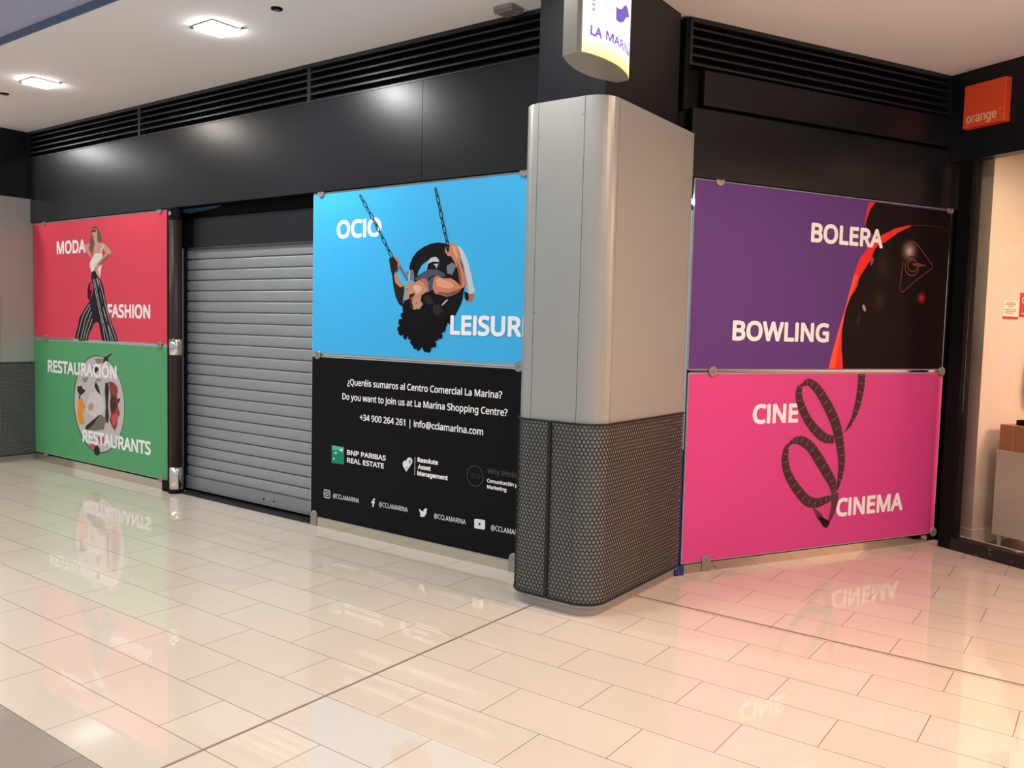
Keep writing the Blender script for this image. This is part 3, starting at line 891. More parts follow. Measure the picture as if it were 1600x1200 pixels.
SK = {}
for k_, c_ in dict(skin=(205, 158, 138), skin_dark=(150, 100, 88), hair_brown=(110, 92, 84), cream=(226, 224, 222), trouser=(36, 34, 38), stripe=(176, 170, 172), bag_dark=(70, 22, 38),
                   bag_pink=(206, 52, 84), lips=(170, 60, 66), shades=(70, 48, 46), plate=(198, 190, 190), plate_rim=(70, 66, 64), egg_white=(212, 206, 208), egg_white_dim=(196, 188, 192), egg=(232, 150, 54),
                   herb_dark=(52, 52, 46), herb=(122, 116, 100), meat=(150, 70, 64), meat_dark=(84, 52, 48), meat_light=(206, 84, 92), rose=(190, 90, 110), toast=(190, 160, 128), ash=(140, 134, 134), grape=(42, 40, 46),
                   tyre=(20, 20, 24), tyre_light=(26, 26, 30), sky=(62, 178, 234), lilac=(182, 170, 186), jean=(196, 200, 212), brown_arm=(196, 130, 100), brown_mid=(176, 112, 86), brown_face=(192, 140, 116), brown_dark=(44, 30, 30),
                   arm_light=(222, 158, 126), arm_shade=(136, 82, 62), face_light=(220, 172, 148), leg_shade=(160, 164, 180), dots=(74, 82, 104), bar=(112, 104, 104), silver=(110, 118, 128), chain=(40, 40, 46), hair_black=(16, 15, 18), curl=(52, 40, 38), sole=(126, 76, 60),
                   ball=(26, 19, 19), ball_red=(232, 52, 46), ball_edge=(240, 92, 62), ball_rim=(74, 34, 30), glow1=(52, 36, 32), glow2=(84, 62, 54), glow3=(128, 100, 88), glow4=(178, 146, 130), spot1=(70, 24, 24), spot2=(130, 28, 30), spot3=(200, 34, 40), ball_line=(118, 66, 62),
                   film=(76, 48, 52), film_light=(112, 82, 84), film_dot=(150, 112, 114), film_back=(96, 62, 66), film_dark=(40, 24, 30),
                   bank_green=(24, 138, 104), bank_green_light=(98, 184, 156), dim=(92, 88, 90), dimmer=(58, 56, 58), hint=(228, 228, 228)).items():
    M[k_] = ink(k_, c_)

# red fashion panel
t = panel(FA, -9.375, -6.90, 1.318, 2.490, 'red', 'red fashion poster panel with standing woman, above the green panel')
word(t, 'MODA', -8.874, -8.300, 2.166, 0.131, layer=1)
word(t, 'FASHION', -7.901, -7.168, 1.538, 0.128, layer=1)
w = MB('hair_brown')
ly = lambda n: -LY * n
w.use('trouser').poly(D('w_trs'), ly(2))
w.use('stripe')
for i in range(9):
    w.line(D('w_stripe%d' % i), 0.011 if i < 5 else 0.012, ly(3))
w.use('film_dark').poly(D('w_belt'), ly(3))
w.use('bag_dark').poly(D('w_bagd'), ly(4))
w.use('bag_pink').poly(D('w_bagp'), ly(5))
w.use('skin').poly(D('w_arm1'), ly(2))
w.use('skin_dark').poly(D('w_arm1s'), ly(3))
w.use('cream').poly(D('w_top'), ly(3)).poly(D('w_top2'), ly(3))
w.use('hair_brown').poly(D('w_hair'), ly(4))
w.use('skin').poly(D('w_chest'), ly(5)).poly(D('w_face'), ly(6)).poly(D('w_arm2'), ly(6))
w.use('skin_dark').poly(D('w_arm2s'), ly(7))
w.use('cream').poly(D('w_strap'), ly(7))
w.use('shades').poly(D('w_shades'), ly(7))
w.use('lips').poly(D('w_lips'), ly(7))
part('printed_woman', w, t, 'printed woman in striped trousers and white top')

# green restaurant panel
t = panel(FA, -9.385, -6.905, 0.095, 1.288, 'green', 'green restaurant poster panel with plate of food, below the red panel', 0.008)
w = MB('plate')
pc = (-8.085, 0.690)
w.use('plate_rim').oval(pc[0], pc[1], 0.478, 0.478, ly(1), 64)
w.use('plate').oval(pc[0] + 0.004, pc[1] + 0.002, 0.466, 0.468, ly(2), 64)
for k, m_, l_ in (('p_white', 'egg_white', 3), ('p_white2', 'egg_white_dim', 3.5), ('p_egg', 'egg', 4), ('p_sprig', 'herb_dark', 5), ('p_leaf', 'herb_dark', 5), ('p_band', 'herb_dark', 4), ('p_herb', 'herb', 4.5), ('p_herb2', 'herb_dark', 5.5),
                  ('p_meat', 'meat', 6), ('p_meatd', 'meat_dark', 7), ('p_meatl', 'meat_light', 7), ('p_rose', 'rose', 4), ('p_red', 'meat_light', 4), ('p_topleaf', 'herb_dark', 3), ('p_top1', 'ash', 3), ('p_top2', 'herb_dark', 3),
                  ('p_blob1', 'ash', 4), ('p_blob2', 'ash', 4), ('p_toast', 'toast', 5), ('p_side', 'herb_dark', 7)):
    w.use(m_).poly(D(k), ly(l_))
w.use('grape').oval(-8.118, 0.232, 0.058, 0.05, ly(5))
part('printed_plate', w, t, 'printed plate of egg, herbs and meat')
word(t, 'RESTAURACIÓN', -9.089, -7.744, 0.954, 0.129, layer=9)
word(t, 'RESTAURANTS', -8.388, -7.165, 0.288, 0.128, layer=9)

# blue leisure panel
t = panel(FA, -4.972, -2.84, 1.318, 2.490, 'blue', 'blue leisure poster panel with child on tyre swing, beside the grey column')
word(t, 'OCIO', -4.717, -4.263, 2.158, 0.130, layer=1)
w = MB('tyre')
for k, m_, l_ in (('c_leg', 'jean', 2), ('c_foot', 'brown_mid', 3), ('c_footd', 'tyre', 4), ('c_tire', 'tyre', 3), ('c_tirein', 'tyre_light', 4), ('c_hole', 'sky', 5), ('c_knee', 'lilac', 6), ('c_kneed', 'tyre', 7), ('c_mark', 'jean', 8),
                  ('c_silver', 'silver', 6), ('c_armd', 'brown_dark', 7), ('c_arml', 'brown_arm', 8), ('c_bar', 'bar', 9), ('c_shirt', 'dots', 8), ('c_neck', 'brown_mid', 9), ('c_strap', 'dots', 10),
                  ('c_upper', 'brown_arm', 11), ('c_fore', 'brown_arm', 12), ('c_face', 'brown_face', 11), ('c_shadow', 'brown_mid', 12), ('c_hair', 'hair_black', 12), ('c_curl1', 'curl', 13), ('c_curl2', 'curl', 13),
                  ('c_light1', 'arm_light', 12.2), ('c_light2', 'arm_light', 13), ('c_light3', 'face_light', 12.2), ('c_shade1', 'brown_dark', 12.4), ('c_shade2', 'arm_shade', 12.2), ('c_shade3', 'arm_shade', 13), ('c_shade4', 'brown_dark', 13), ('c_brow', 'brown_dark', 13), ('c_knee2', 'jean', 6.5), ('c_legs', 'leg_shade', 2.5), ('c_spoke', 'jean', 7.5), ('c_spoke2', 'silver', 4.5), ('c_eye', 'brown_dark', 13), ('c_lip', 'brown_arm', 13), ('c_nose', 'brown_mid', 13), ('c_white', 'jean', 13)):
    w.use(m_).poly(D(k), ly(l_))
w.use('curl')
H = D('c_hair')
cx, cz = sum(p[0] for p in H) / len(H), sum(p[1] for p in H) / len(H)
for k in range(46):
    a, r = k * 2.399, 0.16 * math.sqrt((k + 0.5) / 46)
    w.oval(cx + 0.03 + r * math.cos(a) * 1.05, cz + 0.02 + r * math.sin(a), 0.006, 0.004, ly(13), 8, a)
w.use('hair_black')
for k, p in enumerate(H):
    if k > 14:
        w.oval(p[0], p[1], 0.024, 0.019, ly(12.3 + 0.015 * k), 10, k)
part('printed_child', w, t, 'printed child lying back in a tyre swing')
for key in ('chain1', 'chain2'):
    w = MB('chain')
    P = D(key)
    L_ = [0]
    for a, b in zip(P[:-1], P[1:]):
        L_.append(L_[-1] + math.hypot(b[0] - a[0], b[1] - a[1]))
    n = int(L_[-1] / 0.052)
    for k in range(n):
        if P[0][1] - (P[0][1] - P[-1][1]) * (k + 0.5) / n > 2.452:
            continue

        def at(d):
            i = 0
            while i < len(L_) - 2 and L_[i + 1] < d:
                i += 1
            q = (d - L_[i]) / (L_[i + 1] - L_[i])
            return P[i][0] + (P[i + 1][0] - P[i][0]) * q, P[i][1] + (P[i + 1][1] - P[i][1]) * q
        a, b = at(L_[-1] * k / n), at(L_[-1] * (k + 1) / n)
        c = ((a[0] + b[0]) / 2, (a[1] + b[1]) / 2)
        an = math.atan2(b[1] - a[1], b[0] - a[0])
        wd = 0.0115 if k % 2 == 0 else 0.0075
        ring = []
        for q in range(16):
            x_, z_ = 0.034 * math.cos(q * math.pi / 8), wd * math.sin(q * math.pi / 8)
            x_ = max(-0.031, min(0.031, x_ * 1.05))
            ring.append((c[0] + x_ * math.cos(an) - z_ * math.sin(an), c[1] + x_ * math.sin(an) + z_ * math.cos(an)))
        w.line(ring, 0.0062, ly(14 + k % 2), True)
    part('printed_chain', w, t)
word(t, 'LEISURE', -3.614, -3.037, 1.486, 0.129, ref='LEISUR', layer=16)

# black contact panel
t = panel(FA, -4.972, -2.84, 0.072, 1.286, 'black', 'black contact poster panel with white text and logos, below the swing panel', 0.008)
word(t, '¿Queréis sumaros al Centro Comercial La Marina?', -4.588, -3.176, 1.094, 0.046, 0.03, res=3)
word(t, 'Do you want to join us at La Marina Shopping Centre?', -4.638, -3.130, 0.985, 0.046, 0.03, res=3)
word(t, '+34 900 264 261 | info@cclamarina.com', -4.454, -3.321, 0.846, 0.046, 0.03, res=3)
w = MB('bank_green')
w.poly(D('bsq'), ly(2))
q = D('bsq')
w.use('bank_green_light').poly([q[0], q[1], (q[1][0], q[1][1] - 0.02), (q[0][0], q[0][1] - 0.035)], ly(3))
w.use('hint')
for k in (1, 2, 3):
    w.poly(D('b_star%d' % k), ly(4))
part('bank_logo', w, t, 'green square logo with white stars')
word(t, 'BNP PARIBAS', -4.582, -4.186, 0.581, 0.037, 0.05)
word(t, 'REAL ESTATE', -4.581, -4.204, 0.523, 0.037, 0.05)
w = MB('hint')
w.poly(D('b_heart'), ly(2))
w.use('black').oval(-3.957, 0.602, 0.009, 0.013, ly(3), 16)
w.line([(-3.99, 0.545), (-3.985, 0.56), (-3.975, 0.562), (-3.968, 0.552)], 0.004, ly(3))
w.use('hint').oval(-3.957, 0.602, 0.004, 0.006, ly(4), 12)
w.poly(D('b_vline'), ly(2))
part('heart_logo', w, t)
word(t, 'Resolute', -3.885, -3.700, 0.608, 0.032, 0.07, res=3)
word(t, 'Asset', -3.882, -3.763, 0.560, 0.032, 0.07, res=3)
word(t, 'Management', -3.885, -3.611, 0.515, 0.032, 0.07, res=3)
w = MB('dim')
w.line([(-3.3795 + 0.0665 * math.cos(k * math.pi / 20), 0.5735 + 0.0665 * math.sin(k * math.pi / 20)) for k in range(40)], 0.0035, ly(2), True)
w.use('dimmer')
text(w, 'W/M', -3.418, -3.341, 0.556, 0.036, ly(2), 0)
part('ring_logo', w, t, 'thin grey ring logo')
word(t, 'Why Media', -3.277, -3.037, 0.604, 0.034, 0.0, res=3, m='dim')
word(t, 'Comunicación y', -3.280, -3.041, 0.5455, 0.024, 0.045, res=3)
word(t, 'Marketing', -3.279, -3.124, 0.5055, 0.024, 0.045, res=3)
for u, z in ((-4.726, 0.241), (-4.246, 0.246), (-3.726, 0.242), (-3.240, 0.241)):
    word(t, '@CCLAMARINA', u, u + 0.277, z, 0.033, 0.0, res=3)
w = MB('hint')
sq = []
for cx_, cz_, a0 in ((-4.772, 0.278, 0), (-4.815, 0.278, 90), (-4.815, 0.243, 180), (-4.772, 0.243, 270)):
    for k in range(5):
        a = math.radians(a0 + k * 22.5)
        sq.append((cx_ + 0.010 * math.cos(a), cz_ + 0.011 * math.sin(a)))
w.line(sq, 0.0065, ly(2), True)
w.line([(-4.7935 + 0.0135 * math.cos(k * math.pi / 10), 0.2605 + 0.0135 * math.sin(k * math.pi / 10)) for k in range(20)], 0.006, ly(2), True)
w.oval(-4.7765, 0.278, 0.003, 0.003, ly(2), 10)
part('camera_icon', w, t)
part('letter_icon', MB('hint').poly(D('b_f'), ly(2)), t)
part('bird_icon', MB('hint').poly(D('b_bird'), ly(2)), t)
part('play_icon', MB('hint').poly(D('b_yt'), ly(2)).use('black').poly(D('b_play'), ly(3)), t)

# violet bowling panel
t = panel(FB, 3.325, 5.685, 1.312, 2.492, 'purple', 'violet bowling poster panel with black ball, above the pink panel', 0.006)
w = MB('ball')
w.poly(D('k_black'), ly(1))
w.use('ball_red').poly(D('k_red'), ly(2)).poly(D('k_strip'), ly(2))
w.use('ball_edge').poly(D('k_edge'), ly(3))
w.use('ball_rim').poly(D('k_rim'), ly(3))


def print_glow(w, u, z, ru, rz, c0, c1, key, base=3.1, n=9):
    for k in range(n):
        q = (k / (n - 1)) ** 1.4
        nm = '%s_%d' % (key, k)
        M[nm] = ink(nm, tuple(a_ + (b_ - a_) * q for a_, b_ in zip(c0, c1)))
        w.use(nm).oval(u, z, ru * (1 - 0.85 * k / (n - 1)), rz * (1 - 0.85 * k / (n - 1)), ly(base + 0.4 * k), 28)


print_glow(w, 5.262, 2.168, 0.105, 0.100, (30, 22, 21), (196, 168, 152), 'ball_gleam')
print_glow(w, 5.417, 1.836, 0.062, 0.062, (30, 19, 19), (206, 36, 42), 'ball_spot')
print_glow(w, 4.98, 1.80, 0.10, 0.12, (27, 19, 19), (58, 40, 38), 'ball_haze', 3.3)
print_glow(w, 5.00, 2.05, 0.12, 0.16, (27, 19, 19), (52, 34, 34), 'ball_sheen')
w.use('glow3').oval(4.889, 2.072, 0.012, 0.03, ly(4), 16, -0.3)
w.use('glow4').oval(4.836, 1.744, 0.013, 0.028, ly(4), 16, 0.6)
w.use('glow1').oval(4.79, 1.66, 0.02, 0.05, ly(4), 16, -0.2)
w.use('ball_line').line(D('k_logo'), 0.007, ly(8))
w.line([(5.296 + 0.072 * math.cos(a), 2.056 + 0.062 * math.sin(a)) for a in [math.pi * (0.85 + 0.06 * k) for k in range(20)]], 0.008, ly(8))
w.line([(5.300 + 0.050 * math.cos(a), 2.066 + 0.044 * math.sin(a)) for a in [math.pi * 0.08 * k for k in range(25)]], 0.008, ly(8), True)
w.poly(D('k_bar'), ly(9))
w.use('film_dark').line(D('k_line'), 0.006, ly(9))
part('printed_ball', w, t, 'printed black bowling ball with red glow')
word(t, 'BOLERA', 4.302, 4.986, 2.169, 0.130, layer=10)
word(t, 'BOWLING', 3.665, 4.511, 1.497, 0.130, layer=10)

# pink cinema panel
t = panel(FB, 3.335, 5.695, 0.068, 1.283, 'pink', 'pink cinema poster panel with curling film strip, below the violet panel', 0.006)
word(t, 'CINE', 3.867, 4.267, 0.949, 0.131, layer=1)
word(t, 'CINEMA', 4.668, 5.345, 0.266, 0.132, layer=1)


def ribbon(w, pts, y, dots=True, m='film'):
    # resample
    P = []
    for i in range(len(pts) - 1):
        p0, p1, p2, p3 = pts[max(i - 1, 0)], pts[i], pts[i + 1], pts[min(i + 2, len(pts) - 1)]
        for k in range(6):
            q = k / 6
            P.append(tuple(0.5 * (2 * p1[c] + (p2[c] - p0[c]) * q + (2 * p0[c] - 5 * p1[c] + 4 * p2[c] - p3[c]) * q * q + (3 * p1[c] - p0[c] - 3 * p2[c] + p3[c]) * q ** 3) for c in range(3)))
    P.append(tuple(pts[-1]))
    N = len(P)
    base = len(w.v)
    lo, hi, nn = [], [], []
    for i in range(N):
        a, b = P[max(i - 1, 0)], P[min(i + 1, N - 1)]
        dx, dz = b[0] - a[0], b[1] - a[1]
        d = math.hypot(dx, dz) or 1
        # the film's edges stay roughly level with the picture of a coil seen from the side
        n_ = (-dz / d, dx / d)
        nn.append(n_)
        lo.append((P[i][0] - n_[0] * P[i][2] * 0.54, y, P[i][1] - n_[1] * P[i][2] * 0.54))
        hi.append((P[i][0] + n_[0] * P[i][2] * 0.54, y, P[i][1] + n_[1] * P[i][2] * 0.54))
    w.use(m).add(lo + hi, [(i, i + 1, N + i + 1, N + i) for i in range(N - 1)])
    if dots:
        for i in range(1, N - 1, 2):
            if P[i][2] < 0.03:
                continue
            for s_ in (-1, 1):
                w.use('film_dot' if s_ > 0 else 'film_light').oval(P[i][0] + s_ * nn[i][0] * P[i][2] * 0.44, P[i][1] + s_ * nn[i][1] * P[i][2] * 0.44, 0.0045, 0.0035, y - LY, 8)
            if i % 4 == 1:
                h_ = P[i][2] * 0.28
                tx, tz = nn[i][1], -nn[i][0]
                c0 = P[i]
                w.use('film_light').poly([(c0[0] + nn[i][0] * a_ * h_ + tx * b_, c0[1] + nn[i][1] * a_ * h_ + tz * b_) for a_, b_ in ((-1, -0.006), (-1, 0.004), (1, 0.010), (1, -0.002))], y - LY)


w = MB('film')
ribbon(w, D('f_l1l'), ly(3))
ribbon(w, D('f_l2l'), ly(3))
ribbon(w, D('f_tail'), ly(3))
ribbon(w, D('f_l1r'), ly(6))
ribbon(w, D('f_l2r'), ly(9))
ribbon(w, D('f_thin'), ly(9), False, 'film_back')
ribbon(w, D('f_end'), ly(9), False, 'film_back')
w.use('film_dark').poly(D('f_tip'), ly(10))
part('printed_film', w, t, 'printed brown film strip in two loops')

# ------------------------------------------------------------------ round clamps that hold the panes


def clamp(fr, u, z, label, tab=False):
    t = thing('pane_clamp', label, 'clamp', fr, (u, 0, z - 0.034), 'round steel pane clamps')
    part('clamp_disc', MB('clamp').disc(u, z, -0.0125, -0.0085, 0.034, 28, 0.031).disc(u, z, -0.0085, 0.0, 0.034), t)
    part('clamp_screw', MB('rivet').disc(u, z, -0.0135, -0.0120, 0.007, 12), t)
    if tab:
        part('clamp_foot', MB('clamp').box(u - 0.034, u + 0.034, -0.0115, -0.007, 0.002, z), t)


clamp(FA, -9.120, 2.500, 'half-hidden round clamp on top of the red panel, by the far column')
clamp(FA, -7.010, 2.500, 'half-hidden round clamp on top of the red panel, by the brown post')
clamp(FA, -9.120, 1.303, 'round clamp between red and green panels, by the far column')
clamp(FA, -7.014, 1.303, 'round clamp between red and green panels, by the brown post')
clamp(FA, -9.150, 0.092, 'low round clamp under the green panel, by the far column')
clamp(FA, -7.000, 0.096, 'low round clamp under the green panel, by the brown post')
clamp(FA, -4.885, 2.500, 'half-hidden round clamp on top of the blue panel, by the shutter')
clamp(FA, -3.045, 2.500, 'half-hidden round clamp on top of the blue panel, by the grey column')
clamp(FA, -4.908, 1.303, 'round clamp between blue and black panels, by the shutter')
clamp(FA, -3.048, 1.303, 'round clamp between blue and black panels, by the grey column')
clamp(FA, -4.930, 0.082, 'low round clamp with steel foot under the black panel, by the shutter', True)
clamp(FA, -3.052, 0.088, 'low round clamp under the black panel, by the grey column', True)
clamp(FB, 3.512, 2.498, 'half-hidden round clamp on top of the violet panel, by the grey column')
clamp(FB, 5.665, 2.498, 'half-hidden round clamp on top of the violet panel, above the bowling ball')
clamp(FB, 3.515, 1.298, 'dark round clamp between violet and pink panels, by the grey column')
clamp(FB, 5.676, 1.298, 'round clamp between violet and pink panels, by the black window post')
clamp(FB, 3.522, 0.074, 'low round clamp under the pink panel, by the grey column', True)
clamp(FB, 5.690, 0.074, 'low round clamp under the pink panel, by the black window post')

for fr_, a_, b_, lb_ in ((FA, -9.37, -6.905, 'thin mirror-finish rail in the gap between red and green panels'), (FA, -4.97, -2.845, 'thin mirror-finish rail in the gap between blue and black panels'),
                        (FB, 3.34, 5.68, 'thin mirror-finish rail in the gap between violet and pink panels')):
    solo('glazing_rail', MB('chrome').box(a_, b_, 0.004, 0.013, 1.2975 - (0.0045 if fr_ is FB else 0), 1.3105 - (0.006 if fr_ is FB else 0)), lb_, 'rail', fr_, ((a_ + b_) / 2, 0.008, 1.304), 'mirror rails between stacked panels')

# ------------------------------------------------------------------ roller shutter
t = thing('roller_shutter', 'closed grey metal roller shutter between green and black panels', 'shutter', FA, (-5.9, 0.12, 0))
m = MB('shutter')
prof = [(0.0, 0.022), (0.006, 0.022), (0.0075, 0.001), (0.016, -0.002), (0.034, -0.0042), (0.050, -0.0046), (0.066, -0.0040), (0.082, -0.0022), (0.088, 0.001), (0.0917, 0.022)]
zs, z = [], 0.140
while z < 2.20:
    zs += [(z + a, 0.124 + b) for a, b in prof[:-1]]
    z += 0.0917
zs = [q for q in zs if q[0] < 2.20]
vs = []
for a, b in zs:
    vs += [(-6.772, b, a), (-4.91, b, a)]
m.add(vs, [(2 * i, 2 * i + 1, 2 * i + 3, 2 * i + 2) for i in range(len(zs) - 1)])
part('slat_curtain', m, t)
bb = part('bottom_bar', MB('shutterbar').box(-6.772, -4.91, 0.102, 0.138, 0.046, 0.142, 0.004), t)
lk = MB('chrome').disc(-5.605, 0.090, 0.094, 0.103, 0.014, 20)
lk.use('dark').box(-5.608, -5.602, 0.0932, 0.0945, 0.082, 0.098)
subpart('lock_cylinder', lk, bb)
for u, zz_ in ((-5.67, 0.082), (-5.54, 0.080)):
    subpart('bolt', MB('dark').disc(u, zz_, 0.099, 0.103, 0.008, 12), bb)
subpart('lip_seal', MB('shutterbar').box(-6.772, -4.91, 0.098, 0.132, 0.034, 0.044), bb)
for u0 in (-6.808, -4.915):
    part('guide_rail', MB('shutterbar').box(u0, u0 + 0.012, 0.075, 0.15, 0.02, 2.165).use('dark').box(u0 + 0.012, u0 + 0.034, 0.095, 0.15, 0.02, 2.165), t)
hb = MB('fascia')
hb.box(-6.63, -4.90, 0.085, 0.29, 2.17, 2.415)
part('shutter_box', hb, t, 'black housing')
part('side_housing', MB('dark').box(-6.925, -6.632, 0.10, 0.29, 2.17, 2.43), t)
v = [(-6.925, 2.43), (-4.90, 2.43), (-4.90, 2.535), (-6.20, 2.535), (-6.40, 2.50), (-6.925, 2.464)]
part('top_cover', MB('dark').add([(a, y, b) for y in (0.14, 0.28) for a, b in v], [(0, 1, 2, 3, 4, 5), (11, 10, 9, 8, 7, 6)] + [(i, 6 + i, 6 + (i + 1) % 6, (i + 1) % 6) for i in range(6)]), t)
solo('threshold', MB('stone').box(-6.695, -4.968, 0.004, 0.29, 0.0, 0.012).box(-6.68, -6.5, 0.045, 0.08, 0.012, 0.02).box(-5.12, -4.97, 0.04, 0.08, 0.012, 0.02),
     'dark stone threshold on the floor in front of the roller shutter', 'threshold', FA, (-5.95, 0.2, 0))

# round post with chrome collars at the shutter's side
t = thing('barrier_post', 'dark brown round post with chrome collars beside the roller shutter', 'post', FA, (-6.765, -0.01, 0))
m = MB('post')
m.smooth = True
m.lathe(-6.765, 0.0, [(0.054, 0.02), (0.054, 2.45)], 28)
part('post_shaft', m, t)
for z0, z1 in ((0.035, 0.232), (1.225, 1.366)):
    m = MB('chrome')
    m.smooth = True
    m.lathe(-6.765, 0.0, [(0.054, z0), (0.0575, z0 + 0.002), (0.0575, z1 - 0.002), (0.054, z1)], 28)
    part('chrome_collar', m, t, 'polished chrome collar')
part('post_foot', MB('dark').lathe(-6.765, 0.0, [(0.066, 0.0), (0.066, 0.018), (0.058, 0.034)], 28), t)
part('post_head', MB('dark').lathe(-6.765, 0.0, [(0.056, 2.40), (0.058, 2.405), (0.058, 2.498), (0.05, 2.500)], 28), t)
part('hinge_pin', MB('chrome').disc(-6.752, 2.452, -0.066, -0.05, 0.018, 14), t)
part('side_channel', MB('dark').box(-6.886, -6.822, -0.008, 0.029, 0.0, 2.50), t)
part('shoe', MB('dark').box(-6.93, -6.815, -0.035, -0.007, 0.0, 0.095), t)

# ------------------------------------------------------------------ strip in the gap behind the column
t = thing('gap_strip', 'narrow pale blue and navy strip between grey column and pink panel', 'strip', FB, (3.295, 0.0, 0))  # poster blues seen in a glass edge, put in as solid colour
part('upper_strip', MB('paleblue').box(3.262, 3.316, 0.004, 0.029, 0.80, 2.30), t, 'pale blue upper strip')
part('lower_strip', MB('navy').box(3.262, 3.316, 0.004, 0.029, 0.06, 0.80), t, 'navy blue lower strip')
part('foot_block', MB('navy').box(3.262, 3.330, -0.03, 0.029, 0.0, 0.058), t)
t = thing('glint_dot', 'tiny glowing white dot standing in for a glint in the narrow gap between column and violet panel', 'lamp', FB, (3.304, 0.0, 2.30))  # glowing dot added in place of a lamp's glint on the glass edge
part('glint_cap', MB('dark').box(3.288, 3.320, 0.004, 0.03, 2.30, 2.33), t)
part('glint_disc', MB('glint').disc(3.305, 2.352, -0.004, 0.01, 0.012, 16), t)

# ------------------------------------------------------------------ hanging lightbox sign
NEARX, FARX = (-2.235, -2.149), (-2.227, -2.161)
RIGHT = [(-2.149, 3.404), (-2.134, 3.416), (-2.112, 3.465), (-2.096, 3.545), (-2.0895, 3.63), (-2.0915, 3.70), (-2.103, 3.765), (-2.123, 3.850), (-2.161, 3.931)]
LEFT = [(-2.227, 3.931), (-2.250, 3.885), (-2.283, 3.805), (-2.295, 3.715), (-2.293, 3.640), (-2.285, 3.585), (-2.267, 3.505), (-2.235, 3.420)]
t = thing('lightbox_sign', 'lit white and yellow lightbox sign with violet letters, hanging by the black column top', 'sign', W, (-2.19, 3.66, 2.83))
part('sign_body', MB('sign_grey').prism(RIGHT + LEFT, 2.83, 3.38), t)
FACE = [(x + 0.003, y) for x, y in RIGHT[1:]]
FL = [0.0]
for p, q in zip(FACE[:-1], FACE[1:]):
    FL.append(FL[-1] + math.hypot(q[0] - p[0], q[1] - p[1]))


def on_face(s_, z_, off=0.0):
    s_ = min(max(s_, 0), FL[-1])
    i = 0
    while i < len(FL) - 2 and FL[i + 1] < s_:
        i += 1
    k = (s_ - FL[i]) / (FL[i + 1] - FL[i])
    p, q = FACE[i], FACE[i + 1]
    tx, ty = q[0] - p[0], q[1] - p[1]
    d = math.hypot(tx, ty)
    return (p[0] + tx * k + ty / d * off, p[1] + ty * k - tx / d * off, z_)


m = MB('signface')
ss = [0.004 + (FL[-1] - 0.008) * k / 24 for k in range(25)]
m.add([on_face(s_, z_) for s_ in ss for z_ in (2.834, 3.376)], [(2 * i, 2 * i + 2, 2 * i + 3, 2 * i + 1) for i in range(24)])
lf = part('lit_face', m, t, 'glowing acrylic face')
fb = lambda u, z_, dy=0.0: on_face(u, z_, 0.0015 + dy)
subpart('lettering', text(MB('signtext'), 'LA', 0.047, 0.131, 2.916, 0.047, 0, 0.075, bend=fb), lf)
subpart('lettering', text(MB('signtext'), 'MARINA', 0.161, 0.490, 2.922, 0.044, 0, 0.05, bend=fb), lf)


def face_strip(m, rows, mt):
    """A patch printed on the curved face, from rows of (along, low, high)."""
    Q = []
    for (a, l0, h0), (b, l1, h1) in zip(rows[:-1], rows[1:]):
        Q += [(a + (b - a) * k / 4, l0 + (l1 - l0) * k / 4, h0 + (h1 - h0) * k / 4) for k in range(4)]
    Q.append(rows[-1])
    n = len(Q)
    return m.use(mt).add([fb(a, l) for a, l, h in Q] + [fb(a, h) for a, l, h in Q], [(i, i + 1, n + i + 1, n + i) for i in range(n - 1)])


m = MB('signtext')
face_strip(m, [(0.243, 3.038, 3.101), (0.275, 3.036, 3.098), (0.306, 3.043, 3.110), (0.340, 3.060, 3.138), (0.373, 3.091, 3.150), (0.405, 3.103, 3.138), (0.432, 3.108, 3.112)], 'signtext')
subpart('sign_emblem', m, lf)
m = MB('signtext_pale')
face_strip(m, [(0.150, 3.125, 3.13), (0.170, 3.082, 3.10), (0.185, 3.056, 3.078), (0.193, 3.045, 3.078), (0.205, 3.062, 3.081), (0.216, 3.082, 3.085)], 'signtext_pale')
subpart('sign_emblem', m, lf)
for k in range(5):
    m = MB('signtext_grey')
    face_strip(m, [(0.054, 3.028 + 0.022 * k, 3.042 + 0.022 * k), (0.074, 3.030 + 0.022 * k, 3.044 + 0.022 * k)], 'signtext_grey')
    subpart('small_mark', m, lf)
for y in (3.52, 3.80):
    part('hanger_rod', MB('sign_grey').lathe(-2.19, y, [(0.012, 3.38), (0.012, 3.455)], 12), t)

# ------------------------------------------------------------------ orange box sign on the neighbouring shop
t = thing('box_sign', 'square orange box sign with white lettering on the black shop fascia', 'sign', FC, (-3.965, 0.0, 3.03))
part('sign_box', MB('orange').box(-4.122, -3.812, -0.062, 0.0, 3.035, 3.330, 0.004), t)
part('lettering', text(MB('orange_text'), 'orange', -4.094, -3.868, 3.066, 0.066, -0.0632, 0.035), t)
part('trade_mark', text(MB('orange_text'), 'TM', -3.860, -3.838, 3.118, 0.010, -0.0632, 0.0), t)

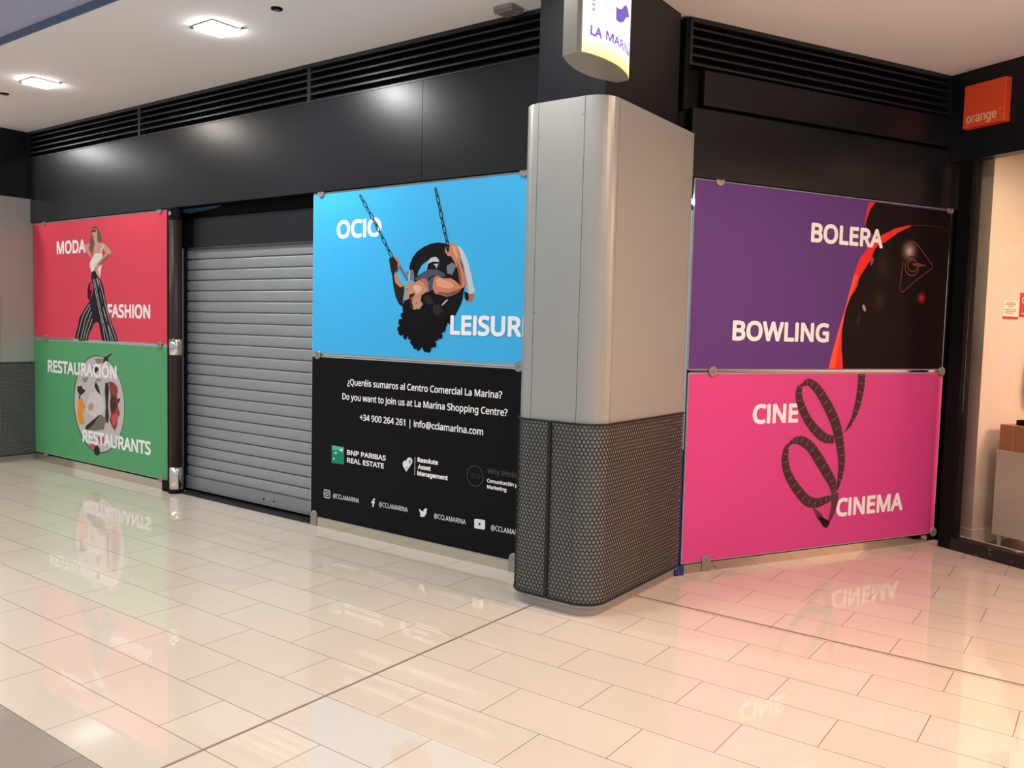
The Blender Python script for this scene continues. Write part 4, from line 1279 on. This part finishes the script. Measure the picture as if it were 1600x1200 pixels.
# ------------------------------------------------------------------ inside the shop window
t = thing('cabinet', 'white low cabinet on short feet behind the shop window', 'cabinet', FC, (-3.70, 0.6, 0.012))
part('cabinet_body', MB('cabinet').box(-4.02, -3.38, 0.40, 0.86, 0.095, 0.716), t)
part('cabinet_top', MB('cabinet').box(-4.024, -3.376, 0.395, 0.864, 0.716, 0.728), t)
for u in (-3.985, -3.42):
    for y in (0.44, 0.82):
        part('foot', MB('cabinet').lathe(u, y, [(0.014, 0.012), (0.018, 0.095)], 12), t)
t = thing('cardboard_box', 'brown cardboard box standing on the white cabinet', 'box', FC, (-3.80, 0.55, 0.728))
part('carton', MB('card').box(-4.012, -3.58, 0.41, 0.72, 0.7285, 0.920), t)
part('packing_tape', MB('tape').box(-3.915, -3.905, 0.409, 0.721, 0.7285, 0.9212), t)
solo('folder', MB('dark').box(-3.925, -3.66, 0.46, 0.70, 0.9215, 0.960), 'dark folder lying on the cardboard box', 'folder', FC, (-3.79, 0.58, 0.9215))
t = thing('bag', 'dark red and black bag hanging on the shop wall above the cardboard box', 'bag', FC, (-4.01, 0.86, 1.07))
m = MB('bag')
m.smooth = True
m.lathe(-4.01, 0.86, [(0.02, 1.07), (0.075, 1.09), (0.085, 1.18), (0.082, 1.32), (0.055, 1.44), (0.02, 1.47)], 20)
part('bag_body', m, t)
m = MB('bag_red')
m.smooth = True
m.lathe(-4.01, 0.86, [(0.0855, 1.17), (0.088, 1.19), (0.087, 1.25), (0.0845, 1.28)], 20)
part('bag_stripe', m, t)
part('bag_strap', MB('bag').box(-4.02, -4.00, 0.85, 0.87, 1.46, 1.62), t)
part('wall_hook', MB('clamp').box(-4.099, -3.99, 0.852, 0.868, 1.62, 1.632), t)
FN = Frame(FC.pt((-4.10, 0, 0)), math.pi / 2 - BETA)
t = thing('notice', 'small white notice with red lower band on the shop wall', 'notice', FN, (0.572, 0, 1.70))
part('notice_sheet', MB('notice').box(0.485, 0.660, -0.003, 0.0, 1.708, 1.838), t)
m = MB('notice_red').box(0.483, 0.662, -0.0045, -0.003, 1.704, 1.722)
part('red_band', m, t)
m = MB('notice_ink')
for k, (a, b) in enumerate(((0.51, 0.62), (0.50, 0.63), (0.53, 0.60), (0.50, 0.64), (0.505, 0.63), (0.51, 0.61))):
    z = 1.824 - 0.013 * k - (0.012 if k > 2 else 0)
    m.box(a, b, -0.0036, -0.003, z - 0.003, z + 0.003)
part('printed_lines', m, t)
t = thing('notice', 'red notice on the shop wall beside the small white one', 'notice', FN, (0.80, 0, 1.70))
part('notice_sheet', MB('notice_red').box(0.675, 0.93, -0.003, 0.0, 1.722, 1.905), t)
m = MB('notice')
m.line([(0.735 + 0.035 * math.cos(k * 0.4), 1.85 + 0.026 * math.sin(k * 0.4)) for k in range(16)], 0.007, -0.0036, True)
m.box(0.70, 0.90, -0.0036, -0.003, 1.745, 1.752)
part('printed_symbol', m, t)

# ------------------------------------------------------------------ ceiling fittings


def downlight(x, y, label, power, color):
    t = thing('ceiling_downlight', label, 'ceiling light', W, (x, y, 3.455), 'square recessed downlights')
    f = MB('lamptrim')
    for a, b, c, d in ((-0.11, 0.11, -0.11, -0.098), (-0.11, 0.11, 0.098, 0.11), (-0.11, -0.098, -0.098, 0.098), (0.098, 0.11, -0.098, 0.098)):
        f.box(x + a, x + b, y + c, y + d, 3.447, 3.456)
    part('trim_frame', f, t)
    part('diffuser', MB('lamp').box(x - 0.098, x + 0.098, y - 0.098, y + 0.098, 3.432, 3.456), t)
    for sx in (-1, 1):
        part('spring_clip', MB('lamptrim').box(x + sx * 0.130 - 0.02, x + sx * 0.130 + 0.02, y + sx * 0.09 - 0.010, y + sx * 0.09 + 0.010, 3.446, 3.455), t)
    area_light('downlight_glow', (x, y, 3.430), 0.19, 0.19, power, color)


downlight(-9.74, 3.42, 'square ceiling downlight above the far grey column', 18, (0.96, 0.98, 1.0))
downlight(-7.34, 3.42, 'square glowing ceiling downlight above the red panel', 12, (1.0, 0.90, 0.76))
downlight(-4.94, 3.42, 'bright square ceiling downlight above the shutter, cool white', 34, (0.96, 0.98, 1.0))
downlight(-2.53, 3.42, 'square ceiling downlight in front of the grey column', 16, (1.0, 0.96, 0.88))
downlight(-0.2, 4.2, 'square ceiling downlight in front of the bowling panel', 48, (1.0, 0.66, 0.46))


def speaker(x, y, r, label):
    t = thing('ceiling_sensor', label, 'sensor', W, (x, y, 3.455), 'small round ceiling sensors')
    part('sensor_ring', MB('dark').lathe(x, y, [(r * 0.7, 3.443), (r, 3.448), (r, 3.456)], 20), t)
    part('sensor_lens', MB('lamptrim').lathe(x, y, [(r * 0.2, 3.437), (r * 0.45, 3.441), (r * 0.5, 3.4445)], 16), t)


speaker(-4.327, 3.416, 0.036, 'small dark round sensor in the ceiling beside the bright downlight')
speaker(-8.00, 3.425, 0.036, 'small dark round sensor in the ceiling beyond the dimmer downlight')
t = thing('ceiling_vent', 'small pale louvred box on the ceiling beside the column', 'vent', W, (-3.12, 4.17, 3.455))
part('vent_housing', MB('sign_grey').box(-3.19, -3.05, 4.10, 4.235, 3.430, 3.456, 0.01), t)
for k in range(3):
    part('vent_louvre', MB('lamptrim').box(-3.185 + 0.0, -3.055, 4.115 + 0.04 * k, 4.128 + 0.04 * k, 3.416 + 0.003 * k, 3.431), t)
